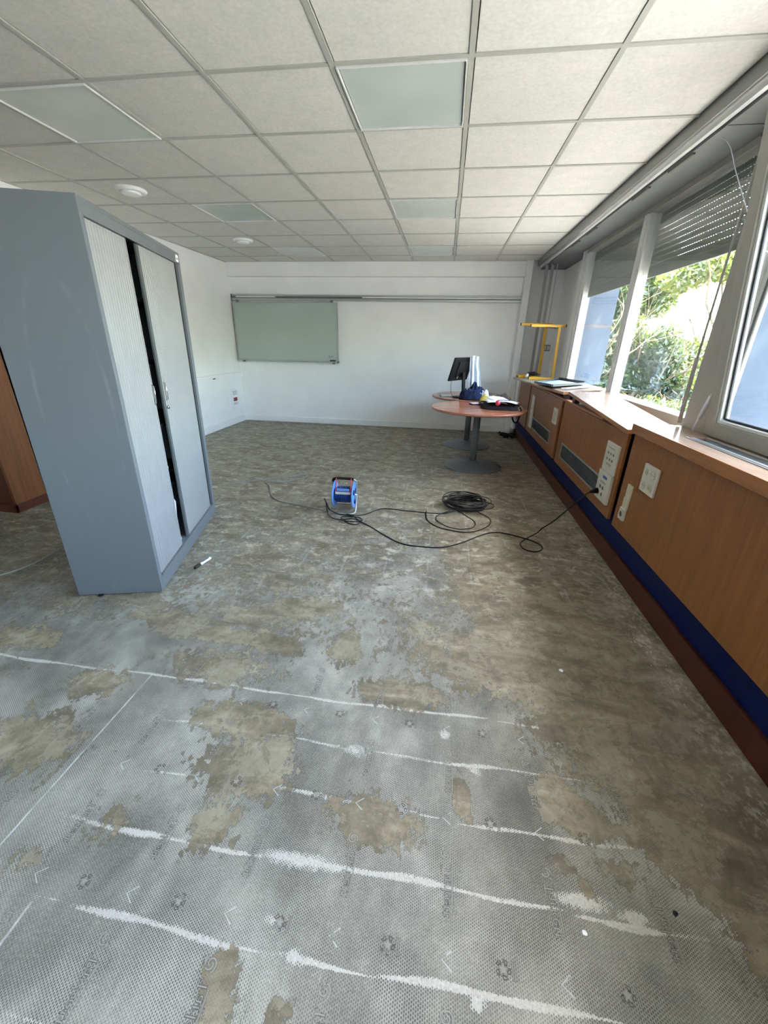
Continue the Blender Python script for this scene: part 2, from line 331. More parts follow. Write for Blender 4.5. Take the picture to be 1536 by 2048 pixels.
def axis_lines(segs):
    out = []
    for a, b, st in segs: out += list(np.arange(a, b - 1e-6, st))
    out.append(segs[-1][1]); return np.array(out)
def floor_mesh():
    xs = axis_lines([(-7.0, -4.0, 0.5), (-4.0, -2.4, 0.05), (-2.4, -1.3, 0.02), (-1.3, 1.24, 0.01)])
    ys = axis_lines([(-5.0, 0.0, 0.5), (0.0, 0.2, 0.05), (0.2, 1.5, 0.007), (1.5, 2.6, 0.014), (2.6, 7.1, 0.05)])
    X, Y = np.meshgrid(xs, ys)
    def ell(L, K0=0.98, K1=0.30):
        o = np.zeros_like(X)
        for cx, cy, rx, ry, s in L:
            d = np.sqrt(((X - cx) / rx) ** 2 + ((Y - cy) / ry) ** 2)
            o = np.maximum(o, s * np.clip(K0 - K1 * d, 0, 1))
        return o
    glue = ell(GLUE)
    xb = np.interp(Y, [0.3, .45, .6, .9, 1.15, 1.5, 2.0, 3.0], [1.1, 1.0, .86, .66, .57, .32, .15, -.1])
    base = np.clip(0.5 + (X - xb) * 2.4, 0, 0.92)
    far = np.interp(Y, [1.3, 1.55, 2.5, 3.6, 5, 7], [0.0, 0.50, 0.56, 0.66, 0.86, 1.0])
    mid = np.exp(-((X + 0.15) / 0.5) ** 2 - ((Y - 2.2) / 0.8) ** 2) * 0.14
    left = np.interp(X, [-2.4, -1.5, -1.1], [1, .8, 0]) * np.interp(Y, [.4, .8, 1.2, 1.5], [.5, .55, .5, .5]) * 0.8
    low = np.where(Y < 1.45, 0.22, 0.0)
    glue = np.maximum.reduce([glue, base * np.interp(Y, [0, 3, 5], [1, 0.85, 0.7]), far - mid, left, low])
    white = ell(WHITE, 1.1, 0.4)
    rng = np.random.RandomState(3); wig = np.cumsum(rng.randn(len(xs))); wig = np.convolve(wig, np.ones(25) / 25, 'same')
    for n, (y, x0, x1, s, wd) in enumerate(RIDGES):
        yl = y + 0.006 * np.sin(X * 5.1 + n * 1.7) + 0.003 * np.sin(X * 17 + n)
        dist = np.abs(Y - yl) / (0.62 * wd * (1 + 0.35 * np.sin(X * 7.3 + n * 2.1) + 0.3 * np.sin(X * 23 + n)))
        fade = np.clip((X - x0 + .1) / 0.4, 0, 1) ** .6 * np.clip((x1 + .05 - X) / 0.4, 0, 1) ** .6
        white = np.maximum(white, s * fade * np.clip(1.18 - 0.34 * dist, 0, 1))
    dark = ell(DARK)
    nx, ny = len(xs), len(ys)
    me = bpy.data.meshes.new('floor'); V = np.stack([X, Y, np.zeros_like(X)], -1).reshape(-1, 3)
    i = (np.arange(ny - 1)[:, None] * nx + np.arange(nx - 1)[None, :]).reshape(-1)
    F = np.stack([i, i + 1, i + nx + 1, i + nx], -1)
    me.vertices.add(len(V)); me.vertices.foreach_set('co', V.reshape(-1).astype(np.float32))
    me.loops.add(F.size); me.loops.foreach_set('vertex_index', F.reshape(-1).astype(np.int32))
    me.polygons.add(len(F)); me.polygons.foreach_set('loop_start', np.arange(0, F.size, 4, dtype=np.int32)); me.polygons.foreach_set('loop_total', np.full(len(F), 4, dtype=np.int32))
    me.update(calc_edges=True)
    for nm, A in (('glue', glue), ('chalk', white), ('smear', dark)):
        at = me.attributes.new(nm, 'FLOAT', 'POINT'); at.data.foreach_set('value', A.reshape(-1).astype(np.float32))
    return me

def m_floor():
    t = NT('stripped_screed'); p = t.pos()
    att = lambda n: t.n('Attribute', attribute_name=n).outputs['Fac']
    glue, chalk, smear = att('glue'), att('chalk'), att('smear')
    sep = t.n('SeparateXYZ'); t.put(sep.inputs[0], p); X, Y = sep.outputs[0], sep.outputs[1]
    # staggered dots left by the back of the old tiles
    wob = t.noise(p, 9, 2); 
    def lat(off):
        u = t.math('SUBTRACT', t.math('FRACT', t.math('ADD', t.math('DIVIDE', X, 0.0104), off)), 0.5)
        v = t.math('SUBTRACT', t.math('FRACT', t.math('ADD', t.math('DIVIDE', t.math('ADD', Y, t.math('MULTIPLY', wob, 0.004)), 0.0066), off)), 0.5)
        u = t.math('MULTIPLY', u, 10.4); v = t.math('MULTIPLY', v, 5.4)
        return t.math('SQRT', t.math('ADD', t.math('MULTIPLY', u, u), t.math('MULTIPLY', v, v)))
    d = t.math('MINIMUM', lat(0.0), lat(0.5))
    rad = t.math('ADD', 1.25, t.math('MULTIPLY', t.noise(p, 14, 4, 0.6), 1.3))
    dots = t.math('SUBTRACT', 1.0, t.step(t.math('SUBTRACT', d, rad), -0.5, 0.35))
    worn = t.step(t.noise(t.mapping(p, (1, 1, 1)), 4.0, 5, 0.62), 0.36, 0.62)
    dots = t.math('MULTIPLY', dots, t.math('ADD', 0.5, t.math('MULTIPLY', worn, 0.5)))
    big = t.noise(t.mapping(p, (1.6, 1, 1)), 1.9, 6, 0.62, 0.3)
    ground = t.ramp(big, [(0.34, srgb(92, 90, 83)), (0.48, srgb(142, 140, 132)), (0.62, srgb(188, 186, 176))])
    speck = t.noise(p, 160, 3, 0.6)
    ground = t.mix(0.35, ground, t.ramp(speck, [(0.3, srgb(120, 118, 110)), (0.7, srgb(198, 196, 186))]))
    col = t.mix(t.math('MULTIPLY', dots, 0.86), ground, srgb(74, 74, 70))
    # stripes where the dots have run together
    run = t.step(t.noise(p, 6, 4, 0.7), 0.56, 0.68)
    st = t.math('SINE', t.math('MULTIPLY', X, 2 * pi / 0.0052))
    col = t.mix(t.math('MULTIPLY', t.math('MULTIPLY', run, t.step(st, -0.2, 0.9)), 0.42), col, srgb(76, 80, 78))
    # smears
    sm = t.math('MULTIPLY', smear, t.step(t.noise(p, 8, 4), 0.25, 0.6))
    col = t.mix(t.math('MULTIPLY', sm, 0.55), col, srgb(72, 76, 74))
    # chalky ridges and patches
    n1 = t.noise(t.mapping(p, (1.0, 0.55, 1)), 95, 4, 0.7); n1b = t.noise(p, 22, 4, 0.6)
    cw = t.math('SUBTRACT', chalk, t.math('ADD', t.math('ADD', t.math('MULTIPLY', n1, 0.75), t.math('MULTIPLY', n1b, 0.45)), t.math('MULTIPLY', dots, 0.22)))
    cw = t.step(cw, -0.06, 0.10)
    wcol = t.ramp(speck, [(0.3, srgb(172, 170, 164)), (0.7, srgb(206, 204, 198))])
    col = t.mix(cw, col, wcol)
    # olive brown adhesive, torn edges
    st1 = t.mapping(p, (1.0, 1.15, 1), (0, 0, 0.15))
    n2 = t.noise(st1, 3.4, 7, 0.62, 0.5); n3 = t.noise(t.mapping(p, (1, 0.6, 1)), 38, 4, 0.7)
    gth = t.math('SUBTRACT', glue, t.math('ADD', t.math('ADD', t.math('MULTIPLY', n2, 0.62), t.math('MULTIPLY', t.noise(t.mapping(p, (1, 0.7, 1)), 12, 5, 0.65), 0.55)), t.math('SUBTRACT', t.math('MULTIPLY', t.math('SUBTRACT', n3, 0.5), 1.0), 0.08)))
    ga = t.step(gth, -0.015, 0.02)
    rim = t.math('SUBTRACT', t.step(gth, -0.05, -0.01), t.step(gth, 0.0, 0.05))
    n4 = t.noise(t.mapping(p, (0.7, 1.6, 1), (0, 0, 0.25)), 4.5, 7, 0.65, 0.8)
    gcol = t.ramp(n4, [(0.34, srgb(94, 83, 62)), (0.46, srgb(126, 114, 91)), (0.55, srgb(152, 140, 116)), (0.66, srgb(182, 172, 150))])
    lb = t.noise(t.mapping(p, (1.0, 1.3, 1), (0, 0, 0.5)), 4.2, 9, 0.72, 0.25); lc = t.noise(t.mapping(p, (1.2, 0.9, 1), (0, 0, -0.4)), 6.5, 9, 0.72, 0.25)
    gcol = t.mix(t.math('MULTIPLY', t.step(lb, 0.515, 0.530), 0.55), gcol, srgb(160, 153, 134))
    gcol = t.mix(t.math('MULTIPLY', t.math('SUBTRACT', t.step(lb, 0.495, 0.512), t.step(lb, 0.515, 0.53)), 0.4), gcol, srgb(84, 76, 58))
    gcol = t.mix(t.math('MULTIPLY', t.step(lc, 0.55, 0.565), 0.5), gcol, srgb(96, 86, 66))
    gcol = t.mix(0.25, gcol, t.ramp(n3, [(0.35, srgb(88, 84, 70)), (0.65, srgb(160, 158, 146))]))
    col = t.mix(t.math('MULTIPLY', ga, 0.90), col, gcol)
    col = t.mix(t.math('MULTIPLY', rim, 0.45), col, srgb(70, 68, 58))
    cw2 = t.math('MULTIPLY', t.step(t.math('SUBTRACT', chalk, t.math('ADD', t.math('MULTIPLY', n3, 1.5), t.math('MULTIPLY', t.noise(p, 13, 5, 0.7), 1.1))), -0.42, -0.36), t.step(X, 0.7, 0.85))
    col = t.mix(t.math('MULTIPLY', cw2, 0.85), col, srgb(196, 194, 182))
    # pale scrapes, mostly running along the old joints further back
    n5 = t.noise(t.mapping(p, (1.0, 1.5, 1)), 8.0, 8, 0.76, 0.3)
    farf = t.step(Y, 1.3, 2.6)
    col = t.mix(t.math('MULTIPLY', t.math('MULTIPLY', t.step(n5, 0.54, 0.60), farf), 0.62), col, srgb(204, 198, 182))
    n6 = t.noise(t.mapping(p, (1.0, 1.6, 1), (0, 0, -0.1)), 6.0, 8, 0.74, 0.3)
    col = t.mix(t.math('MULTIPLY', t.math('MULTIPLY', t.step(n6, 0.53, 0.59), farf), 0.55), col, srgb(88, 77, 56))
    jx = t.math('ABSOLUTE', t.math('SUBTRACT', t.math('FRACT', t.math('DIVIDE', t.math('ADD', X, 0.157), 0.28)), 0.5))
    jl = t.math('MULTIPLY', t.math('SUBTRACT', 1.0, t.step(jx, 0.010, 0.026)), t.step(t.noise(t.mapping(p, (1, 0.5, 1)), 9, 4), 0.47, 0.60))
    col = t.mix(t.math('MULTIPLY', t.math('MULTIPLY', jl, farf), 0.30), col, srgb(196, 198, 194))
    jy = t.math('ABSOLUTE', t.math('SUBTRACT', t.math('FRACT', t.math('DIVIDE', t.math('SUBTRACT', Y, 0.14), 0.317)), 0.5))
    # long joints along Y at two places
    for xj, y0, y1 in ((-1.185, 0.50, 1.20), (-0.975, 0.0, 0.44)):
        jj = t.math('SUBTRACT', 1.0, t.step(t.math('ABSOLUTE', t.math('SUBTRACT', t.math('ADD', X, t.math('MULTIPLY', t.noise(p, 7, 2), 0.006)), xj + 0.003)), 0.0018, 0.0045))
        jj = t.math('MULTIPLY', jj, t.math('MULTIPLY', t.math('GREATER_THAN', Y, y0), t.math('LESS_THAN', Y, y1)))
        jj = t.math('MULTIPLY', jj, t.math('ADD', 0.35, t.step(t.noise(p, 11, 3), 0.4, 0.6)))
        col = t.mix(t.math('MULTIPLY', jj, 0.50), col, srgb(214, 219, 221))
    # chalk dust strip beside the skirting
    ed = t.math('MULTIPLY', t.step(X, 0.98, 1.12), t.step(n3, 0.52, 0.62))
    col = t.mix(t.math('MULTIPLY', ed, 0.5), col, srgb(190, 188, 178))
    h = t.math('ADD', t.math('MULTIPLY', dots, -0.35), t.math('ADD', t.math('MULTIPLY', ga, 0.5), t.math('ADD', t.math('MULTIPLY', cw, 0.4), t.math('MULTIPLY', n3, 0.35))))
    ro = t.math('SUBTRACT', 0.62, t.math('MULTIPLY', ga, 0.14))
    return t.done(t.bsdf(col, ro, 0, h, 0.5, 0.0018, 0.4))
M['floor'] = m_floor()
floor = link('floor', floor_mesh(), None, [M['floor']]); struct(floor)
bx('slab', M['soil'], -7, 1.6, -5, 7.3, -0.25, -0.004, floor)

# imprints left by the back of the old vinyl tiles (mirrored lettering, swirl, star emblem, corner marks)
def m_imprint(name, c, thr):
    t = NT(name); p = t.pos()
    g = t.n('NewGeometry').outputs['Position']
    a = t.step(t.noise(g, 26, 4, 0.65), thr, thr + 0.1)
    b = t.bsdf(t.ramp(t.noise(g, 90, 3), [(0.3, tuple(x * .86 for x in c[:3]) + (1,)), (0.7, c)]), 0.65)
    tr = t.n('BsdfTransparent'); mx = t.n('MixShader'); t.put(mx.inputs[0], t.math('ADD', t.math('MULTIPLY', a, 0.72), 0.08))
    t.t.links.new(tr.outputs[0], mx.inputs[1]); t.t.links.new(b, mx.inputs[2]); return t.done(mx.outputs[0])
M['imp_l'] = m_imprint('imprint_pale', srgb(172, 171, 164), 0.34)
M['imp_d'] = m_imprint('imprint_outline', srgb(98, 97, 92), 0.40)
M['imp_w'] = m_imprint('imprint_white', srgb(206, 211, 213), 0.34)
def text_geo(body, size, offset):
    cu = bpy.data.curves.new('tmp', 'FONT'); cu.body = body; cu.size = size; cu.offset = offset; cu.resolution_u = 3
    o = bpy.data.objects.new('tmp', cu); COL.objects.link(o); bpy.context.view_layer.update()
    me = bpy.data.meshes.new_from_object(o.evaluated_get(bpy.context.evaluated_depsgraph_get()))
    vs = [v.co[:] for v in me.vertices]; fs = [tuple(p.vertices) for p in me.polygons]
    bpy.data.objects.remove(o); bpy.data.curves.remove(cu); bpy.data.meshes.remove(me); return vs, fs
def flat_strip(g, pts, wd, z, mi):
    n = len(pts); L = []; R_ = []
    for i in range(n):
        a = Vector(pts[max(i - 1, 0)]); b = Vector(pts[min(i + 1, n - 1)]); d = (b - a).normalized(); nn = Vector((-d.y, d.x))
        w_ = wd[i] if hasattr(wd, '__len__') else wd
        L.append((pts[i][0] + nn.x * w_, pts[i][1] + nn.y * w_, z)); R_.append((pts[i][0] - nn.x * w_, pts[i][1] - nn.y * w_, z))
    g.add(L + R_, [(i, i + 1, n + i + 1, n + i) for i in range(n - 1)], mi)
def imprint_mesh():
    # local frame: u = reading direction, v = letter up; mapped to x = -v, y = -u (mirrored, read towards the camera)
    g = G()
    for arm in (0, pi):
        pts = [((0.0035 + 0.0125 * k / 22) * cos(arm + 0.6 + k * 0.235), (0.0035 + 0.0125 * k / 22) * sin(arm + 0.6 + k * 0.235)) for k in range(23)]
        flat_strip(g, pts, [0.0026] * 23, 0.0003, 1)
        flat_strip(g, pts, [0.0017] * 23, 0.0005, 0)
    for off, z, mi in ((0.0011, 0.0003, 1), (-0.0003, 0.0005, 0)):
        vs, fs = text_geo('Tarkett', 0.036, off)
        k = 0.122 / 0.118
        g.add([(0.026 + x * k, y - 0.0115, z) for x, y, _ in vs], fs, mi)
    flat_strip(g, [(0.040, -0.0175), (0.135, -0.0175)], 0.0022, 0.0003, 1)
    flat_strip(g, [(0.040, -0.0175), (0.135, -0.0175)], 0.0013, 0.0005, 0)
    g.v = [(-v, -u, z) for u, v, z in g.v]
    return g.mesh('backing_imprint', [M['imp_l'], M['imp_d']])
def emblem_mesh():
    g = G()
    star = [((0.012 if k % 2 == 0 else 0.0052) * cos(k * pi / 5 + 0.3), (0.012 if k % 2 == 0 else 0.0052) * sin(k * pi / 5 + 0.3)) for k in range(10)]
    g.add([(x * 1.15, y * 1.15, 0.0003) for x, y in star], [tuple(range(10))], 1)
    g.add([(x, y, 0.0005) for x, y in star], [tuple(range(10))], 0)
    for k in range(5):
        a = 0.3 + (2 * k + 1) * pi / 5; a2 = a + 0.62
        q = lambda r, an: (r * cos(an), r * sin(an))
        pts = [q(0.0105, a - 0.25), q(0.018, a - 0.05), q(0.0175, a + 0.55), q(0.014, a + 0.55)]
        flat_strip(g, pts + [pts[0]], 0.0014, 0.0003, 1)
    for xx in (0.0225, 0.0275):
        flat_strip(g, [(xx, -0.017), (xx, 0.017)], 0.0018, 0.0003, 1); flat_strip(g, [(xx, -0.016), (xx, 0.016)], 0.0010, 0.0005, 0)
    return g.mesh('star_emblem', [M['imp_l'], M['imp_d']])
def chevron_mesh():
    g = G(); flat_strip(g, [(0.012, 0.018), (-0.012, 0.0), (0.012, -0.018)], 0.0016, 0.0004, 0); return g.mesh('corner_mark', [M['imp_w']])
im, em, ch = imprint_mesh(), emblem_mesh(), chevron_mesh()
def place(me, name, x, y):
    o = bpy.data.objects.new(name, me); COL.objects.link(o); o.parent = floor; o.location = (x, y, 0.0004); return o
rr = random.Random(5)
for j, y in enumerate((0.402, 0.713, 1.032, 1.347, 1.662)):
    for k in range(-4, 4):
        x = -0.17 + 0.28 * k
        if y < 0.5 and k < -3: continue
        if y > 1.5 and (k < -2 or k > 1): continue
        if x > 0.6 and (y < 0.5 or y > 1.1): continue
        place(im, 'backing_imprint', x + rr.uniform(-.002, .002), y)
for j, y in enumerate((0.182, 0.498, 0.818, 1.135)):
    for k in range(-3, 3):
        x = -0.035 + 0.28 * k
        if y > 1.0 and k < -2: continue
        place(em, 'star_emblem', x, y)
        if k > -3 or y < 0.9: place(ch, 'corner_mark', -0.17 + 0.28 * (k + 0), y - 0.005)
# crumbs of plaster and tape left on the floor
def lump(name, x, y, r, mat, label, cat, z=0.0, group=None, flat=0.5):
    bm = bmesh.new(); bmesh.ops.create_icosphere(bm, subdivisions=1, radius=r)
    q = random.Random(int(x * 1000) + 7)
    for v in bm.verts: v.co *= q.uniform(0.7, 1.15); v.co.z = max(v.co.z * flat, -r * flat * 0.6)
    me = bpy.data.meshes.new(name); bm.to_mesh(me); bm.free(); o = link(name, me, None, [mat]); o.location = (x, y, z + r * flat * 0.6); return tag(o, label, cat, group)
lump('plaster_chip', 0.63, 1.52, 0.011, M['paper'], 'small white plaster crumb on the bare floor, right of centre', 'chip')
lump('plaster_chip', 0.46, 0.595, 0.008, M['paper'], 'small white flake on dotted floor near the bottom edge', 'chip')
lump('rubber_crumb', 0.71, 0.672, 0.008, M['darkrub'], 'small black crumb lying on the dotted floor at lower right', 'crumb')

# ================================================================== WALLS
ZC = 2.48
wl = struct(bx('wall_left', M['wall'], -3.72, -3.56, 2.90, 7.3, 0, 2.75))
wb = struct(bx('wall_back', M['wall'], -3.72, 1.80, 7.03, 7.3, 0, 2.75))
bx('beam', M['wall'], -3.56, 1.13, 6.93, 7.05, 2.285, 2.75, wb, 0.006)
bx('pilaster', M['wall'], 1.045, 1.14, 6.90, 7.06, 0.0, 2.75, wb, 0.004)
wf = struct(bx('wall_front', M['wall'], -7.2, 1.8, -5.2, -5.0, 0, 2.75))
w2 = struct(bx('wall_left', M['wall'], -7.2, -3.56, 2.92, 3.1, 0, 2.75))
w3 = struct(bx('wall_left', M['wall'], -7.2, -7.0, -5.0, 3.0, 0, 2.75))
# window wall: blue apron, sill block, pillars, lintel
wr = struct(bx('wall_right', M['blue'], 1.218, 1.40, -5.0, 7.03, 0, 0.90))
bx('masonry', M['fin'], 1.40, 1.66, -5.0, 7.3, -0.4, 0.925, wr)
bx('pillar', M['greyframe'], 1.40, 1.446, 2.372, 2.60, 0.90, 2.48, wr, 0.004)
bx('pillar', M['wall'], 1.40, 1.66, -1.22, -0.87, 0.90, 2.48, wr)
bx('pillar', M['wall'], 1.40, 1.66, -5.0, -4.42, 0.90, 2.48, wr)
bx('pillar', M['wall'], 1.62, 1.82, 5.87, 7.3, 0.90, 2.75, wr)
bx('reveal', M['wall'], 1.50, 1.586, 5.702, 5.78, 0.90, 2.48, wr)
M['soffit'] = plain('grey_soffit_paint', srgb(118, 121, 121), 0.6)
bx('lintel', M['soffit'], 1.275, 1.62, -5.0, 7.03, 2.385, 2.75, wr)
bx('shutter_box', M['fin'], 1.62, 1.82, -5.0, 7.3, 2.385, 2.95, wr)
bx('soffit_joint', M['void'], 1.278, 1.5, 2.752, 2.756, 2.3835, 2.3845, wr)
# concrete fins outside, between the windows
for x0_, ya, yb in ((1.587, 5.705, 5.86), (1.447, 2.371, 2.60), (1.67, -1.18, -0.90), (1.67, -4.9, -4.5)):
    f_ = bx('facade_fin', M['fin_shaded'], x0_, 1.96, ya, yb, 0.926, 2.384); struct(f_)
struct(bx('roof_slab', M['fin'], -7.3, 2.30, -5.3, 7.4, 2.96, 3.15))
# skirtings
struct(bx('baseboard_back', M['wall_trim'], -3.56, 1.045, 7.005, 7.03, 0.004, 0.10, None, 0.004))
struct(bx('baseboard_left', M['wall_trim'], -3.56, -3.535, 3.1, 7.0, 0.004, 0.10, None, 0.004))
struct(bx('baseboard_right', M['skirt'], 1.198, 1.2175, -5.0, 6.88, 0.0, 0.125, None, 0.004))
# wood clad projection on the left
post = struct(bx('trim_2', M['brownwood'], -3.465, -3.44, 2.632, 2.905, 0.0, ZC - 0.01, None))
bx('panel', M['darkwood'], -4.5, -3.462, 2.632, 2.66, 0.0, ZC - 0.01, post)
bx('core', M['wall'], -4.5, -3.465, 2.66, 2.905, 0.0, ZC - 0.01, post)
bx('skirting', M['skirt'], -4.5, -3.425, 2.612, 2.632, 0.0, 0.07, post, 0.004)
bx('skirting', M['skirt'], -3.44, -3.425, 2.612, 2.925, 0.0, 0.07, post, 0.004)

# ================================================================== CEILING
ceil = struct(bx('ceiling', M['fin'], -7.2, 1.82, -5.2, 7.3, 2.70, 2.95))
X0, Y0 = 0.0128, 2.307
cx = [X0 + 0.6 * k for k in range(-12, 3)]; ry = [Y0 + 0.6 * k for k in range(-12, 8)]
GB = 2.480
grd = G()
for x in cx:
    grd.box(x - 0.012, x + 0.012, -5.0, 6.93, GB, GB + 0.03) if x < 1.1 else None
g1 = grd.obj('grid_runner', M['grid'], ceil); g1['kind'] = 'stuff'
grd = G()
for y in ry:
    for i in range(len(cx) - 1):
        x0, x1 = cx[i] + 0.012, min(cx[i + 1] - 0.012, 1.2)
        grd.box(x0, x1, y - 0.012, y + 0.012, GB + 0.0005, GB + 0.028)
g2 = grd.obj('grid_cross', M['grid'], ceil); g2['kind'] = 'stuff'
bx('wall_angle', M['grid'], -3.56, -3.535, 3.1, 6.93, GB - 0.004, GB + 0.02, ceil)
bx('wall_angle', M['grid'], -3.56, 1.2, 6.905, 6.93, GB, GB + 0.02, ceil)
lights = {(a, b) for a in (-1, -4, -7) for b in (0, 3, 6, -3, -6, -9)}
tg = G().bbox(-0.2835, 0.2865, -0.2865, 0.2865, 0.004, 0.019, 0.002); tile_me = tg.mesh('ceiling_tile', M['tile'])
tile_nar = {}
for i in range(len(cx) - 1):
    for j in range(len(ry)):
        c, r = i - 12, j - 12
        if (c, r) in lights: continue
        x0, x1 = cx[i], cx[i + 1]; y0 = ry[j]; y1 = ry[j] + 0.6
        if y0 < -4.9: continue
        if y0 > 2.85 and x1 < -3.5: continue
        cut = (min(x1, 1.205) - x0, min(y1, 6.93) - y0) if x1 > 1.205 or y1 > 6.93 else None
        left = -3.56 if (y0 > 2.85 and x0 < -3.56) else x0
        if cut or left != x0:
            ww = min(x1, 1.205) - left; hh = min(y1, 6.93) - y0
            o = G().bbox(-ww / 2 + 0.012, ww / 2 - 0.012, -hh / 2 + 0.013, hh / 2 - 0.013, 0.004, 0.019, 0.002).obj('ceiling_tile', M['tile'], ceil); o.location = (left + ww / 2, y0 + hh / 2, GB)
        else:
            o = bpy.data.objects.new('ceiling_tile', tile_me); COL.objects.link(o); o.parent = ceil; o.location = (x0 + 0.3, y0 + 0.3, GB)
# recessed light panels
LAB = {(-1, 0): 'large square light panel in the ceiling nearest the camera', (-4, 0): 'square light panel at upper left, above the grey cabinet',
       (-1, 3): 'square light panel in the middle row, right hand column', (-4, 3): 'square light panel in the middle row, between the two round vents',
       (-1, 6): 'square light panel closest to the back wall, right hand column', (-4, 6): 'square light panel closest to the back wall, left hand column'}
lp_frame = G(); a_ = 0.286
for (x0, x1, y0, y1) in ((-a_, a_, -a_, -a_ + .008), (-a_, a_, a_ - .008, a_), (-a_, -a_ + .008, -a_ + .008, a_ - .008), (a_ - .008, a_, -a_ + .008, a_ - .008)): lp_frame.bbox(x0, x1, y0, y1, -0.006, 0.012, 0.002)
lp_frame = lp_frame.mesh('frame', M['whitealu'])
lp_diff = G().box(-a_ + .012, a_ - .012, -a_ + .012, a_ - .012, 0.002, 0.008).mesh('diffuser', M['diffuser'])
for (c, r), lab in LAB.items():
    e = empty('ceiling_light', (X0 + 0.6 * c + 0.3, Y0 + 0.6 * r + 0.3, GB), 0, lab, 'light', 'recessed light panels in the ceiling')
    link('frame', lp_frame, e); link('diffuser', lp_diff, e)
for (c, r) in sorted(lights - set(LAB)):
    if r < 0 and Y0 + 0.6 * r > -4.9:
        o = bpy.data.objects.new('ceiling_tile', tile_me); COL.objects.link(o); o.parent = ceil; o.location = (X0 + 0.6 * c + 0.3, Y0 + 0.6 * r + 0.3, GB)
    elif c == -7 and r == 0:
        o = bpy.data.objects.new('ceiling_tile', tile_me); COL.objects.link(o); o.parent = ceil; o.location = (X0 + 0.6 * c + 0.3, Y0 + 0.3, GB)
# round vents
for (x, y, lab) in ((-2.66, 3.72, 'round white ceiling vent above the near end of the grey cabinet'), (-2.56, 5.50, 'round white ceiling vent further back, left of the light panels')):
    e = empty('ceiling_vent', (x, y, GB), 0, lab, 'vent', 'round ceiling vents')
    G().lathe([(0.118, 0.004), (0.122, -0.004), (0.112, -0.016), (0.094, -0.022), (0.078, -0.016), (0.07, -0.004)], seg=40).obj('ring', M['wall_trim'], e)
    G().lathe([(0.066, -0.004), (0.076, -0.026), (0.066, -0.034), (0.03, -0.038), (0.002, -0.038)], seg=40).obj('disc', M['wall_trim'], e)
    G().lathe([(0.094, -0.003), (0.06, -0.003)], seg=32).obj('throat', M['void'], e)
# cornice and tracks along the windows
M['cornice'] = plain('grey_cornice_paint', srgb(150, 150, 146), 0.45)
tr = struct(bx('trim_1', M['cornice'], 1.203, 1.222, -5.0, 6.93, 2.418, 2.50, None, 0.006))
rg = G().tube([(1.222, -5.0, 2.424), (1.222, 6.93, 2.424)], 0.012, 12); rg.obj('rounded_edge', M['cornice'], tr)
bx('track', M['whitealu'], 1.240, 1.266, -5.0, 6.93, 2.395, 2.43, tr, 0.003)
bx('track_slot', M['void'], 1.266, 1.276, -5.0, 6.93, 2.402, 2.46, tr)
bx('track_back', M['void'], 1.222, 1.276, -5.0, 6.93, 2.43, 2.47, tr)
for a, b in ((3.06, 3.34), (3.60, 3.87), (4.65, 4.93), (5.18, 5.45)):
    bx('bracket', M['sockhole'], 1.276, 1.292, a, b, 2.374, 2.386, tr, 0.003)

# ================================================================== WINDOW 1 (two fixed panes) and its roller shutter
W1 = struct(empty('window_1', (1.5, 4.2, 0.93)))
def P1(name, mat, x0, x1, y0, y1, z0, z1, bev=0.0):
    o = bx(name, mat, x0 - 1.5, x1 - 1.5, y0 - 4.2, y1 - 4.2, z0 - 0.93, z1 - 0.93, W1, bev); return o
P1('frame_jamb', M['whitealu'], 1.50, 1.58, 5.62, 5.70, 0.925, 2.39, 0.004)
P1('frame_jamb', M['whitealu'], 1.515, 1.575, 5.55, 5.62, 0.965, 2.36, 0.004)
P1('frame_jamb', M['greyframe'], 1.463, 1.58, 2.601, 2.68, 0.925, 2.39, 0.004)
P1('frame_head', M['greyframe'], 1.50, 1.58, 2.68, 5.62, 2.345, 2.39, 0.004)
P1('frame_sill', M['greyframe'], 1.47, 1.60, 2.68, 5.62, 0.925, 0.985, 0.004)
P1('mullion', M['whitealu'], 1.500, 1.58, 4.045, 4.165, 0.985, 2.345, 0.004)
P1('mullion_bead', M['whitealu'], 1.488, 1.502, 4.075, 4.135, 0.985, 2.345, 0.003)
P1('glass_pane', M['glass'], 1.540, 1.546, 2.68, 4.045, 0.985, 2.345)
P1('glass_pane', M['glass'], 1.540, 1.546, 4.165, 5.55, 0.985, 2.345)
shut = empty('roller_shutter', (1.605, 4.15, 1.90), 0, 'grey roller shutter lowered halfway outside the long window', 'shutter')
y0, y1 = 2.66, 5.64; SP = 0.0405
sl = G(); L = (y1 - y0) / 2
sl.add([(-0.004, -L, 0), (-0.007, -L, 0.010), (-0.007, -L, 0.024), (-0.004, -L, 0.036), (0.003, -L, 0.036), (0.003, -L, 0.0),
        (-0.004, L, 0), (-0.007, L, 0.010), (-0.007, L, 0.024), (-0.004, L, 0.036), (0.003, L, 0.036), (0.003, L, 0.0)],
       [(0, 6, 7, 1), (1, 7, 8, 2), (2, 8, 9, 3), (3, 9, 10, 4), (4, 10, 11, 5), (5, 11, 6, 0), (0, 1, 2, 3, 4, 5), (11, 10, 9, 8, 7, 6)])
yy = -L
while yy < L - 0.02:
    sl.box(-0.001, 0.001, yy, yy + 0.0160, 0.036, SP); yy += 0.0265
slat_me = sl.mesh('slat', M['shutter'])
solid = G(); solid.box(-0.001, 0.001, -L, L, 0.036, SP); 
solid.add(sl.v[:12], [(0, 6, 7, 1), (1, 7, 8, 2), (2, 8, 9, 3), (3, 9, 10, 4), (4, 10, 11, 5), (5, 11, 6, 0), (0, 1, 2, 3, 4, 5), (11, 10, 9, 8, 7, 6)])
solid_me = solid.mesh('slat', M['shutter'])
